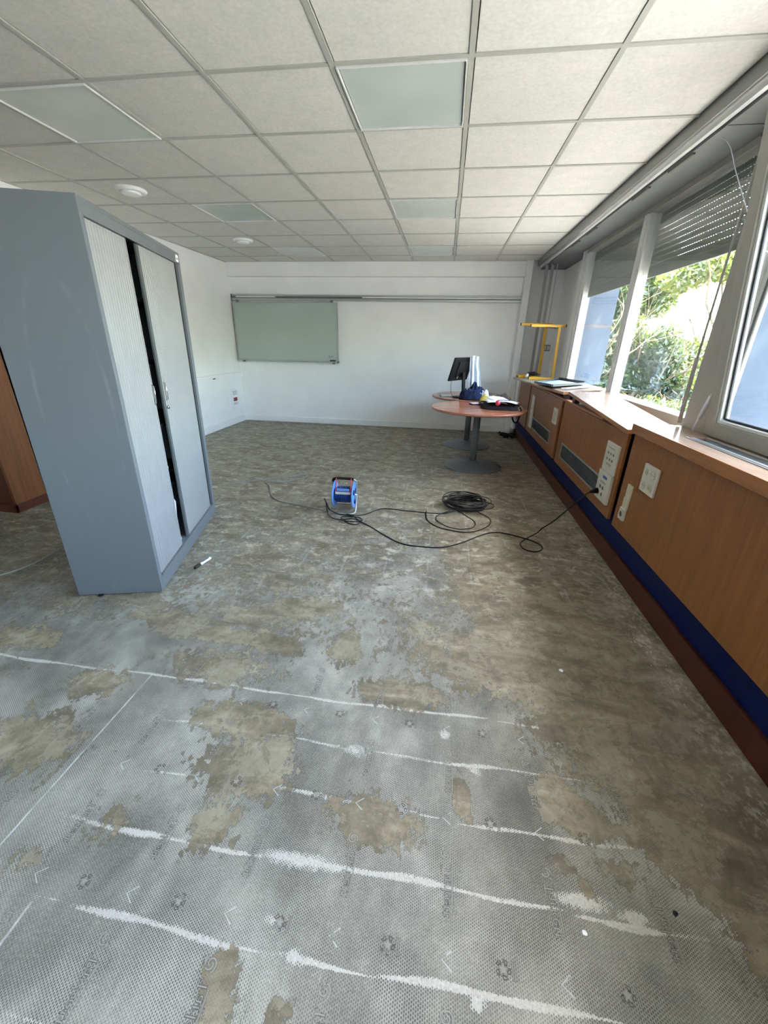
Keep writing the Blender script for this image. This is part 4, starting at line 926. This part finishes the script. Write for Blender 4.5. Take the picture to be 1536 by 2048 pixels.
# white sheets inside the cabinet
ins = G(); rr2 = random.Random(8)
cols_ = 9; rows_ = 14; vs = []
for r_ in range(rows_):
    for k in range(cols_):
        vs.append((0.06 + 0.10 * k / (cols_ - 1) + rr2.uniform(-.005, .005), rr2.uniform(-0.012, 0.012) + 0.012 * sin(k * 1.7), 0.52 * r_ / (rows_ - 1)))
ins.add(vs, [(r_ * cols_ + k, r_ * cols_ + k + 1, (r_ + 1) * cols_ + k + 1, (r_ + 1) * cols_ + k) for r_ in range(rows_ - 1) for k in range(cols_ - 1)])
io = ins.obj('plastic_sheet', M['paper']); io.parent = None
Rz = Matrix.Rotation(CAB_T, 4, 'Z'); io.location = Vector((-1.543, 1.784, 0)) + Rz @ Vector((0.375, 0.055, 0.088)); io.rotation_euler = (0, 0, CAB_T)
md = io.modifiers.new('thick', 'SOLIDIFY'); md.thickness = 0.004
tag(io, 'crumpled white sheeting inside the cabinet, seen through the door gap', 'sheet')

# ================================================================== ROUND TABLES
def table(x, y, lab):
    e = empty('round_table', (x, y, 0), 0, lab, 'table', 'round pedestal tables by the back wall')
    G().lathe([(0.530, 0.672), (0.542, 0.680), (0.542, 0.694), (0.538, 0.700)], seg=72, smooth=False).obj('tabletop', M['table'], e)
    G().lathe([(0.34, 0.0), (0.342, 0.006), (0.335, 0.012), (0.22, 0.030), (0.12, 0.048), (0.055, 0.066), (0.044, 0.075)], seg=56).obj('base', M['steel'], e)
    G().lathe([(0.040, 0.070), (0.040, 0.66)], seg=28).obj('column', M['steel'], e)
    G().lathe([(0.05, 0.655), (0.14, 0.664), (0.14, 0.672)], seg=28).obj('mounting_plate', M['steel'], e); return e
T1 = table(0.415, 4.86, 'nearer round wooden table on grey pedestal, black bag on top')
T2 = table(0.385, 5.95, 'farther round wooden table on grey pedestal, carrying the monitor')

# monitor seen from behind
mon = empty('monitor', (0.255, 5.74, 0.700), radians(58), 'black computer monitor seen from behind on the farther table', 'monitor')
# local: x along screen width, -y is its back
tl = Matrix.Rotation(radians(16), 4, 'X')
g = G().bbox(-0.235, 0.235, -0.012, 0.012, -0.150, 0.150, 0.005); g.xform(Matrix.Translation((0, 0.055, 0.36)) @ tl); g.obj('back_cover', M['black'], mon)
g = G().bbox(-0.12, 0.12, -0.03, -0.010, -0.10, 0.10, 0.012); g.xform(Matrix.Translation((0, 0.055, 0.36)) @ tl); g.obj('rear_bulge', M['black'], mon)
g = G().bbox(-0.225, 0.225, 0.0121, 0.0135, -0.14, 0.14, 0.001); g.xform(Matrix.Translation((0, 0.055, 0.36)) @ tl); g.obj('screen', M['void'], mon)
g = G().bbox(-0.03, 0.03, -0.012, 0.012, 0.0, 0.30, 0.005); g.xform(Matrix.Translation((0.0, -0.015, 0.02)) @ Matrix.Rotation(radians(-4), 4, 'X')); g.obj('neck', M['black'], mon)
G().bbox(-0.11, 0.11, -0.11, 0.09, 0.0, 0.014, 0.006).obj('stand_foot', M['black'], mon)
g = G().lathe([(0.014, 0.0), (0.014, 0.002)], seg=16, axis='Y'); g.xform(Matrix.Translation((-0.15, 0.008, 0.26)) @ tl); g.obj('maker_mark', M['ink'], mon)
g = G(); g.lathe([(0.016, -0.031), (0.012, -0.031)], axis='Y', seg=20, cap=False); g.box(0.022, 0.055, -0.0312, -0.030, -0.004, 0.004); g.xform(Matrix.Translation((0.03, 0.055, 0.43)) @ tl); g.obj('maker_mark', M['greytray'], mon)
cb = G().tube(catmull([(0.095, 5.60, 0.93), (0.090, 5.585, 0.84), (0.105, 5.58, 0.76), (0.14, 5.55, 0.715), (0.16, 5.50, 0.706), (0.13, 5.46, 0.706)], 7), 0.003, 6).obj('monitor_cable', M['cable']); tag(cb, 'thin black cable hanging from the monitor to the table', 'cable')

# folded cloth helper: height field
def cloth(name, fn, nu, nv, mat, label, cat, th=0.003, parent=None, sub=1):
    vs = [fn(u / (nu - 1), v / (nv - 1)) for v in range(nv) for u in range(nu)]
    fs = [(v * nu + u, v * nu + u + 1, (v + 1) * nu + u + 1, (v + 1) * nu + u) for v in range(nv - 1) for u in range(nu - 1)]
    g = G(); g.add(vs, fs, 0, True); o = g.obj(name, mat, parent)
    m1 = o.modifiers.new('thick', 'SOLIDIFY'); m1.thickness = th
    if sub: m2 = o.modifiers.new('sub', 'SUBSURF'); m2.levels = sub; m2.render_levels = sub
    if label: tag(o, label, cat)
    return o
from mathutils import noise as mn
def wn(x, y, s): return mn.noise(Vector((x * s, y * s, 3.1)))
cloth('white_shirt', lambda u, v: (0.318 + 0.125 * u + (0.05 if v > .35 and u > .6 else 0.02) * (v) * u + 0.02 * v, 5.82 + 0.02 * sin(u * 16) * (0.4 + v) + 0.012 * wn(u, v, 6), 1.215 - 0.47 * v - 0.01 * sin(u * 9) * v + (0.02 * (1 - 2 * abs(u - .5)) if v < .05 else 0)), 22, 18, M['wcloth'],
      'white cloth hanging off the right side of the black monitor', 'cloth')
def pile(cx_, cy_, rx_, ry_, h_, seed, z0=0.703, pw=0.7):
    def fn(u, v):
        a = 2 * pi * u; r = v; x = cx_ + rx_ * r * cos(a); y = cy_ + ry_ * r * sin(a)
        n = mn.noise(Vector((x * 14, y * 14, seed))) ; n2 = mn.noise(Vector((x * 34, y * 34, seed + 4)))
        z = z0 + h_ * max(0.0, (1 - r ** 2)) ** pw * (0.75 + 0.75 * n + 0.4 * n2)
        return (x + 0.012 * n2, y + 0.012 * n, max(z, z0 + 0.001))
    return fn
cloth('blue_jacket', pile(0.40, 5.56, 0.19, 0.13, 0.185, 2.0, 0.703, 0.45), 70, 28, M['bcloth'], 'crumpled navy blue jacket heaped beside the monitor foot', 'jacket')
cloth('white_glove', pile(0.52, 5.50, 0.075, 0.05, 0.13, 7.0, 0.72), 26, 10, M['wcloth'], 'white cotton work glove lying on the blue jacket', 'glove')
cloth('yellow_glove', pile(0.53, 5.46, 0.07, 0.05, 0.075, 9.0), 26, 10, M['brightyellow'], 'yellow work glove in front of the blue jacket, left one', 'glove')
cloth('yellow_glove', pile(0.62, 5.47, 0.065, 0.045, 0.06, 12.0), 26, 10, M['brightyellow'], 'yellow work glove in front of the jacket, right one', 'glove')
cloth('brown_cap', pile(0.76, 5.62, 0.10, 0.09, 0.085, 15.0), 30, 10, M['browncloth'], 'grey brown cloth cap at the right of the farther table', 'cap')
kb = empty('keyboard', (0.13, 5.80, 0.700), radians(12), 'pale flat keyboard on the farther table left of the monitor', 'keyboard')
bx('case', M['greytray'], -0.17, 0.20, -0.06, 0.06, 0, 0.014, kb, 0.004)
g = G()
for r_ in range(5):
    for k in range(15): g.box(-0.16 + k * 0.0232, -0.142 + k * 0.0232, -0.05 + r_ * 0.0205, -0.034 + r_ * 0.0205, 0.014, 0.019)
g.obj('keys', M['socket'], kb)['kind'] = 'stuff'

# bag with papers on the nearer table
bag = empty('black_bag', (0.66, 4.93, 0.701), radians(-8), 'open black cloth bag on the right of the nearer table', 'bag')
def bagfn(u, v):
    a = 2 * pi * u; r = v; sx = (abs(cos(a)) ** 0.55) * (1 if cos(a) > 0 else -1); sy = (abs(sin(a)) ** 0.55) * (1 if sin(a) > 0 else -1)
    x = 0.215 * r * sx; y = 0.25 * r * sy; n = mn.noise(Vector((x * 12, y * 12, 5)))
    return (x, y, 0.002 + 0.058 * max(0, 1 - r ** 4) ** 0.5 * (0.85 + 0.5 * n))
cloth('bag_body', bagfn, 44, 14, M['bagcloth'], None, None, parent=bag)
g = G().tube(catmull([(0.15, -0.02, 0.04), (0.22, -0.10, 0.03), (0.235, -0.20, -0.02), (0.20, -0.26, -0.12), (0.16, -0.20, -0.10), (0.15, -0.10, -0.03), (0.16, 0.02, 0.03)], 7), 0.008, 8); g.obj('strap', M['bagcloth'], bag)
g = G().tube(catmull([(0.20, -0.26, -0.12), (0.20, -0.28, -0.17), (0.21, -0.27, -0.22)], 5), 0.006, 8); g.obj('strap_end', M['bagcloth'], bag)
G().lathe([(0.018, -0.003), (0.022, 0.0), (0.018, 0.003), (0.014, 0.0), (0.018, -0.003)], c=(0.225, -0.14, 0.02), seg=20, axis='Y', cap=False).obj('buckle', M['socket'], bag)
G().tube(catmull([(-0.15, 0.12, 0.03), (-0.21, 0.16, 0.035), (-0.24, 0.10, 0.02), (-0.17, 0.02, 0.03)], 6), 0.009, 8).obj('handle', M['browncloth'], bag)
def sheet(loc, rz, tilt, w_, h_, lab, bend=0.012):
    o = cloth('paper_sheet', lambda u, v: ((u - .5) * w_, (v - .5) * h_, bend * sin(u * 3.1) * (1 - v * .4)), 8, 8, M['paper'], lab, 'paper', 0.0015, sub=0)
    o.location = loc; o.rotation_euler = (tilt, radians(3), rz); return o
sheet((0.66, 4.99, 0.775), 0.35, 0.10, 0.24, 0.30, 'topmost white paper on the black bag, on nearer table', 0.02)
sheet((0.74, 4.84, 0.772), -0.30, -0.05, 0.21, 0.28, 'white paper on the bag, nearest its right edge')
sheet((0.60, 4.88, 0.768), 0.05, 0.0, 0.22, 0.29, 'lowest white paper on the bag, partly covered')
pk = G().lathe([(0.004, -0.028), (0.024, -0.018), (0.030, 0.0), (0.024, 0.018), (0.004, 0.028)], seg=20, axis='X').obj('pink_tape_roll', M['red']); pk.location = (0.605, 4.70, 0.776); tag(pk, 'small round pink tape roll in front of the papers', 'tape')
pe = G().tube([(-0.07, 0, 0), (0.07, 0.01, 0)], 0.004, 8).obj('pen', M['bluedk']); pe.location = (0.68, 4.80, 0.795); pe.rotation_euler = (0, 0, 0.1); tag(pe, 'dark blue pen lying across the white papers', 'pen')
nt_ = empty('notebook', (0.42, 5.10, 0.701), 0.4, 'small dark notebook on the nearer table left of the bag', 'notebook')
bx('cover', M['browncloth'], -0.09, 0.09, -0.05, 0.05, 0, 0.012, nt_, 0.003); bx('pages', M['paper'], -0.085, 0.085, -0.046, 0.046, 0.012, 0.016, nt_)

# ================================================================== CABLE REEL AND CABLES
rc = empty('cable_reel', (-0.795, 3.235, 0.0), radians(2), 'light blue cable reel with black carrying handle on the floor', 'cable reel')
for sx in (-0.085, 0.085):
    G().lathe([(0.112, sx - 0.006), (0.118, sx), (0.112, sx + 0.006), (0.10, sx + 0.004), (0.03, sx + 0.004)], c=(0, 0, 0.135), axis='X', seg=44).obj('flange', M['bluepl'], rc)
    for k in range(3):
        g = G(); a = k * 2 * pi / 3 + 0.4; g.lathe([(0.022, 0.0), (0.022, 0.010), (0.016, 0.012), (0.002, 0.012)], c=(sx + (0.004 if sx > 0 else -0.016), 0.06 * cos(a), 0.135 + 0.06 * sin(a)), axis='X', seg=18)
        g.obj('outlet' if sx > 0 else 'boss', M['bluedk'] if sx > 0 else M['bluepl'], rc)
G().lathe([(0.055, -0.085), (0.062, -0.06), (0.062, 0.06), (0.055, 0.085)], c=(0, 0, 0.135), axis='X', seg=30).obj('drum', M['bluedk'], rc)
g = G()
for k in range(7): 
    x_ = -0.055 + k * 0.018; g.tube([(x_, 0.068 * cos(t * 2 * pi / 28), 0.135 + 0.068 * sin(t * 2 * pi / 28)) for t in range(28)], 0.006, 6, closed=True)
g.obj('wound_cable', M['bluedk'], rc)['kind'] = 'stuff'
fr_pts = [(-0.105, 0.02, 0.135), (-0.108, -0.02, 0.06), (-0.11, -0.10, 0.010), (-0.07, -0.135, 0.008), (0.0, -0.14, 0.008), (0.07, -0.135, 0.008), (0.11, -0.10, 0.010), (0.108, -0.02, 0.06), (0.105, 0.02, 0.135)]
G().tube(catmull(fr_pts, 6), 0.006, 8).obj('frame_tube', M['alu'], rc)
G().tube([(-0.105, 0.02, 0.135), (-0.105, 0.09, 0.008), (0.105, 0.09, 0.008), (0.105, 0.02, 0.135)], 0.006, 8).obj('frame_tube', M['alu'], rc)
G().tube(catmull([(-0.105, 0.02, 0.135), (-0.105, 0.02, 0.24), (-0.095, 0.01, 0.265), (-0.07, 0.0, 0.275)], 6), 0.0065, 8).obj('frame_tube', M['alu'], rc)
G().tube(catmull([(0.105, 0.02, 0.135), (0.105, 0.02, 0.24), (0.095, 0.01, 0.265), (0.07, 0.0, 0.275)], 6), 0.0065, 8).obj('frame_tube', M['alu'], rc)
G().tube(catmull([(-0.10, 0.012, 0.250), (-0.088, 0.0, 0.272), (-0.05, 0.0, 0.280), (0.05, 0.0, 0.280), (0.085, 0.0, 0.276)], 6), 0.0125, 12).obj('handle', M['black'], rc)
G().tube([(-0.065, -0.012, 0.285), (-0.065, -0.060, 0.165), (0.065, -0.060, 0.165), (0.065, -0.012, 0.285)], 0.005, 8).obj('red_hanger', M['red'], rc)
bx('white_plate', M['socket'], -0.065, 0.065, -0.068, -0.060, 0.155, 0.178, rc, 0.003)
bx('data_plate', M['bluepl'], -0.055, 0.055, -0.055, -0.05, 0.182, 0.205, rc, 0.002)
G().lathe([(0.006, -0.115), (0.006, 0.115)], c=(0, 0, 0.135), axis='X', seg=12).obj('axle', M['alu'], rc)
R_C = 0.0048
def cab_tube(name, pts, r, mat, parent=None, n=8, closed=False): return G().tube(catmull(pts, n, closed), r, 7, closed=closed).obj(name, mat, parent)
bc = empty('extension_lead', (0.3, 2.8, 0.0), 0, 'black extension lead running from the wall socket across the floor', 'cable')
def rel(pts, e): return [(x - e.location.x, y - e.location.y, z) for x, y, z in pts]
main = [(1.085, 2.862, 0.428), (1.05, 2.846, 0.410), (1.00, 2.855, 0.345), (0.95, 2.889, 0.250), (0.90, 2.965, 0.130), (0.862, 3.06, 0.03), (0.82, 3.02, R_C + .002), (0.70, 2.88, R_C), (0.655, 2.80, R_C), (0.67, 2.715, R_C), (0.74, 2.69, R_C), (0.80, 2.74, R_C), (0.80, 2.81, R_C), (0.73, 2.87, R_C + .006), (0.60, 2.95, R_C), (0.50, 2.97, R_C), (0.40, 2.92, R_C), (0.21, 2.73, R_C), (0.08, 2.64, R_C), (-0.06, 2.62, R_C), (-0.23, 2.645, R_C), (-0.38, 2.77, R_C), (-0.50, 2.89, R_C), (-0.60, 2.97, R_C), (-0.68, 3.05, R_C + 0.006), (-0.80, 3.06, R_C + .012), (-0.90, 3.13, 0.02), (-0.955, 3.20, 0.06), (-0.985, 3.25, 0.075)]
cab_tube('cable', rel(main, bc), R_C, M['cable'], bc)
lp = [(-0.96, 3.22, 0.05), (-0.915, 3.10, 0.012), (-0.86, 3.00, R_C + .008), (-0.78, 2.975, R_C + .002), (-0.66, 2.99, R_C + .010), (-0.60, 2.96, R_C), (-0.63, 2.905, R_C), (-0.71, 2.93, R_C + .004), (-0.77, 3.00, R_C + .012), (-0.72, 3.04, R_C + .006), (-0.62, 3.02, R_C + .012), (-0.59, 2.97, R_C + .012), (-0.66, 2.93, R_C + .012), (-0.76, 2.95, R_C + .01)]
cab_tube('loose_loops', rel(lp, bc), R_C, M['cable'], bc)
g = G().tube([(1.140, 2.893, 0.432), (1.128, 2.888, 0.432), (1.12, 2.884, 0.431), (1.10, 2.872, 0.430), (1.078, 2.858, 0.427)], [0.019, 0.021, 0.019, 0.013, 0.007], 14)
g.v = [(x - 0.3, y - 2.8, z) for x, y, z in g.v]; g.obj('plug', M['black'], bc)
cl = empty('coiled_cable', (0.27, 3.50, 0.0), 0, 'pile of coiled black cable on the floor right of the blue reel', 'cable')
q = random.Random(11); pts = []
for k in range(14 * 12):
    a = k * 2 * pi / 12; lap = k // 12; r = 0.165 + 0.022 * sin(lap * 2.3) + q.uniform(-.008, .008); cx_ = 0.015 * sin(lap * 1.9); cy_ = 0.02 * cos(lap * 1.3)
    pts.append((cx_ + r * cos(a) * 1.05, cy_ + r * sin(a) * 0.85, 0.006 + 0.0062 * lap * (0.9 + 0.25 * sin(a + lap))))
cab_tube('coil', pts, 0.0048, M['cable'], cl, 3)
q = random.Random(2)
for (ccx, ccy, rx_, ry_, z_) in ((0.11, 0.06, 0.13, 0.17, 0.05), (0.09, -0.02, 0.17, 0.13, 0.03), (-0.10, 0.10, 0.06, 0.09, 0.09), (0.02, 0.03, 0.12, 0.10, 0.092)):
    cab_tube('stray_loop', [(ccx + rx_ * cos(a * pi / 5), ccy + ry_ * sin(a * pi / 5), z_ * (0.6 + 0.4 * cos(a * pi / 5 + 1)) + 0.006) for a in range(10)], 0.0045, M['cable'], cl, 5, True)
fl1 = [(-0.07, 3.32, R_C), (-0.06, 3.13, R_C), (0.02, 3.00, R_C), (0.14, 2.94, R_C), (0.27, 2.93, R_C), (0.38, 3.00, R_C), (0.46, 3.12, R_C), (0.47, 3.24, R_C), (0.38, 3.34, R_C + .01)]
fl2 = [(0.14, 3.33, R_C + .01), (0.04, 3.24, R_C), (0.02, 3.13, R_C), (0.10, 3.00, R_C + .008), (0.20, 2.965, R_C + .005), (0.31, 3.02, R_C), (0.34, 3.14, R_C), (0.26, 3.28, R_C), (0.16, 3.36, R_C + .02)]
for f in (fl1, fl2): cab_tube('floor_loop', rel(f, cl), 0.0042, M['cable'], cl)
ln = [(0.18, 3.33, 0.02), (0.05, 3.27, R_C), (-0.20, 3.27, R_C), (-0.42, 3.29, R_C), (-0.50, 3.25, R_C), (-0.58, 3.14, R_C), (-0.66, 3.06, R_C + .012), (-0.74, 3.07, 0.02)]
cab_tube('feed_line', rel(ln, cl), 0.0045, M['cable'], cl)
gc = cab_tube('grey_cable', [(-2.12, 3.62, 0.005), (-2.02, 3.70, 0.005), (-1.86, 3.82, 0.005), (-1.67, 3.93, 0.005), (-1.52, 4.06, 0.005), (-1.42, 4.06, 0.005), (-1.44, 3.96, 0.005), (-1.60, 3.80, 0.005), (-1.72, 3.78, 0.007), (-1.76, 3.76, 0.005), (-1.68, 3.66, 0.005), (-1.56, 3.42, 0.005), (-1.42, 3.28, 0.005), (-1.20, 3.22, 0.005), (-1.00, 3.16, 0.005), (-0.93, 3.12, 0.005)], 0.0052, M['gcable']); tag(gc, 'thin grey cable running from behind the cabinet towards the reel', 'cable')
gl = cab_tube('grey_cable', [(-2.9, 1.40, 0.005), (-2.66, 1.72, 0.005), (-2.56, 1.90, 0.005), (-2.56, 2.20, 0.005), (-2.60, 2.55, 0.005), (-2.7, 2.9, 0.005)], 0.0052, M['gcable']); tag(gl, 'grey cable on the floor at the far left, behind the cabinet', 'cable')
# marker on the floor
mk = empty('marker_pen', (-1.487, 2.125, 0.010), atan2(2.204 - 2.048, -1.473 + 1.505), 'white marker pen with black cap lying by the cabinet', 'marker')
G().lathe([(0.0075, -0.035), (0.0088, -0.03), (0.0088, 0.062), (0.0075, 0.066)], axis='X', seg=18).obj('barrel', M['paper'], mk)
G().lathe([(0.0082, -0.078), (0.0098, -0.074), (0.0098, -0.032), (0.009, -0.028)], axis='X', seg=18).obj('cap', M['black'], mk)
G().lathe([(0.0078, 0.0655), (0.0078, 0.072), (0.005, 0.073)], axis='X', seg=18).obj('end_plug', M['ink'], mk)
bx('print_stripe', M['mbl'], -0.01, 0.05, -0.0035, 0.0035, -0.0098 + 0.0185, 0.0092, mk)
# clutter in the far right corner
q = random.Random(21); cr = empty('cable_tangle', (1.10, 6.62, 0.0), 0, 'dark tangle of short cables on floor in far right corner', 'cable')
for k in range(6):
    a0 = q.uniform(0, 6); pts = [(q.uniform(-0.13, 0.05) + 0.05 * cos(a0 + j), q.uniform(-0.12, 0.14), q.uniform(0.006, 0.07)) for j in range(6)]
    cab_tube('strand', pts, 0.008, M['black'], cr, 6)
for (x, y, r, lab) in ((1.02, 6.70, 0.032, 'pale rubble lump in the far right corner, left one'), (1.08, 6.50, 0.030, 'pale rubble lump in the far right corner, right one')):
    lump('rubble_lump', x, y, r, M['gcable'], lab, 'rubble', 0, 'rubble in the far corner', 0.8)

# ================================================================== GARDEN
gp = G(); gp.add([(-60, -60, -0.41), (60, -60, -0.41), (60, 80, -0.41), (-60, 80, -0.41)], [(0, 1, 2, 3)])
struct(gp.obj('pavement', plain('pale_gravel', srgb(148, 147, 143), 0.9, 0, 0.12, 2)))
gr = G(); gr.add([(2.4, 6.6, -0.40), (30, 6.6, -0.40), (30, 60, -0.2), (0.0, 60, -0.2), (0.0, 8.0, -0.4)], [(0, 1, 2, 3, 4)])
gd = gr.obj('ground', M['soil']); struct(gd)
def foliage(name, blobs, n, size, mat, parent, seed):
    r = np.random.RandomState(seed); vs = []; tot = sum(b[3] * b[4] * b[5] for b in blobs) ** 1.0; C_ = []
    for (bx_, by_, bz_, rx_, ry_, rz_) in blobs:
        k = max(8, int(n * (rx_ * ry_ * rz_) / tot)); d = r.randn(k, 3); d /= np.linalg.norm(d, axis=1)[:, None]; rad = r.rand(k, 1) ** 0.45
        C_.append(np.array([bx_, by_, bz_]) + d * rad * np.array([rx_, ry_, rz_]))
    C_ = np.concatenate(C_); k = len(C_)
    a = r.randn(k, 3); a /= np.linalg.norm(a, axis=1)[:, None]; b = np.cross(a, r.randn(k, 3)); b /= np.linalg.norm(b, axis=1)[:, None]
    s = size * (0.6 + 0.8 * r.rand(k, 1))
    p0 = C_ - a * s; p1 = C_ + b * s * 0.32; p2 = C_ + a * s; p3 = C_ - b * s * 0.32
    V = np.stack([p0, p1, p2, p3], 1).reshape(-1, 3); F = np.arange(k * 4).reshape(-1, 4)
    me = bpy.data.meshes.new(name); me.vertices.add(len(V)); me.vertices.foreach_set('co', V.reshape(-1).astype(np.float32))
    me.loops.add(F.size); me.loops.foreach_set('vertex_index', F.reshape(-1).astype(np.int32)); me.polygons.add(k)
    me.polygons.foreach_set('loop_start', np.arange(0, F.size, 4, dtype=np.int32)); me.polygons.foreach_set('loop_total', np.full(k, 4, dtype=np.int32)); me.update(calc_edges=True)
    o = link(name, me, parent, [mat]); o['kind'] = 'stuff'; return o
def limb(g, p, d, ln, r, depth, q):
    pts = [p]; n = 5; cur = Vector(p); dd = Vector(d).normalized()
    for k in range(n):
        dd = (dd + Vector((q.uniform(-.25, .25), q.uniform(-.25, .25), q.uniform(-.12, .18)))).normalized(); cur = cur + dd * ln / n; pts.append(cur.copy())
    g.tube(pts, [r * (1 - 0.5 * k / n) for k in range(n + 1)], 7)
    if depth > 0:
        for k in (2, 3, 4, 5):
            nd = (dd + Vector((q.uniform(-1, 1), q.uniform(-1, 1), q.uniform(-.2, .7)))).normalized(); limb(g, pts[k], nd, ln * 0.62, r * 0.45, depth - 1, q)
def plant(name, x, y, label, cat, blobs, n, size, mat, seed, trunk=1.2, tr_=0.03, group=None, stems=1):
    e = empty(name, (x, y, -0.35), 0, label, cat, group); q = random.Random(seed); g = G()
    for s_ in range(stems): limb(g, (q.uniform(-.1, .1) * stems, q.uniform(-.1, .1) * stems, 0), (q.uniform(-.3, .3), q.uniform(-.3, .3), 1), trunk, tr_, 2, q)
    g.obj('branches', M['bark'], e)
    foliage('leaves', blobs, n, size, mat, e, seed); return e
# az = x/y as seen from the room ; shrubs fill the lower half, trees hang from above
plant('garden_shrub', 2.85, 9.6, 'grey green shrub outside, behind the far window pane', 'shrub', [(0, 0, .9, .55, .7, .9), (-.25, .5, 1.9, .5, .6, .8), (.25, .2, 1.6, .45, .5, .7), (-.1, .2, 2.7, .5, .6, .7)], 12000, 0.075, M['leaf_dark'], 31, 1.9, .03, 'garden shrubs outside', 3)
plant('garden_shrub', 4.0, 10.4, 'bright green shrub outside, right of the mullion', 'shrub', [(0, 0, .8, .7, .7, .9), (.1, .3, 1.6, .5, .6, .8), (-.35, 0, 1.9, .4, .6, .6), (-.4, .2, 2.7, .5, .6, .6)], 14000, 0.07, M['leaf_mid'], 32, 1.8, .03, 'garden shrubs outside', 3)
plant('garden_shrub', 4.65, 9.8, 'tall grey leaved shrub in the middle of the window view', 'shrub', [(0, 0, .7, .7, .7, .8), (-.1, .3, 1.3, .55, .6, .7), (.5, 0, .6, .5, .6, .6), (-.2, 0, 1.75, .35, .5, .45)], 15000, 0.06, M['leaf_dark'], 33, 1.3, .025, 'garden shrubs outside', 4)
plant('garden_shrub', 5.5, 10.6, 'yellow green shrub outside at the right of the view', 'shrub', [(0, 0, .8, .7, .7, .9), (.5, .2, .9, .6, .6, .8), (0.2, .3, 1.5, .5, .5, .5)], 7000, 0.065, M['leaf_lime'], 34, 1.3, .025, 'garden shrubs outside', 3)
plant('garden_shrub', 4.5, 8.2, 'low dark shrub close to the window, seen above the sill', 'shrub', [(0, 0, .4, .8, .6, .5), (-.7, .2, .4, .6, .5, .5), (.6, .1, .4, .5, .5, .5)], 8000, 0.05, M['leaf_dark'], 35, .7, .02, 'garden shrubs outside', 4)
plant('garden_shrub', 3.4, 7.7, 'low fresh green shrub by the window left of centre', 'shrub', [(0, 0, .35, .6, .5, .45), (-.5, .2, .3, .5, .5, .4)], 5000, 0.05, M['leaf_mid'], 36, .6, .02, 'garden shrubs outside', 3)
plant('garden_tree', 4.2, 13.6, 'leafy tree filling the upper left of window view', 'tree', [(0, 0, 3.0, 1.4, 1.2, 1.1), (-1.2, -.3, 3.2, 1.0, 1.0, 1.2), (.6, .2, 3.9, 1.2, 1.0, .9), (-.6, 0, 1.8, .8, .9, .8), (1.2, -.2, 3.0, .7, .8, .6)], 26000, 0.10, M['leaf_mid'], 41, 3.2, .07, 'garden trees outside')
plant('garden_tree', 7.1, 12.2, 'tree with thin bare branches at the upper right of view', 'tree', [(-.9, -.2, 3.55, .8, .7, .35), (0, 0, 3.6, .9, .8, .5), (.6, 0, 3.1, .6, .7, .8), (-1.5, 0, 3.3, .6, .6, .35), (.9, 0, 2.2, .5, .6, .9)], 9000, 0.085, M['leaf_lime'], 42, 3.0, .05, 'garden trees outside')
plant('garden_tree', 1.9, 14.5, 'dark tree furthest left outside, behind the fin', 'tree', [(0, 0, 2.2, 1.4, 1.2, 2.2), (1.4, 0, 1.6, 1.0, 1.0, 1.6)], 9000, 0.10, M['leaf_dark'], 43, 2.5, .06, 'garden trees outside')
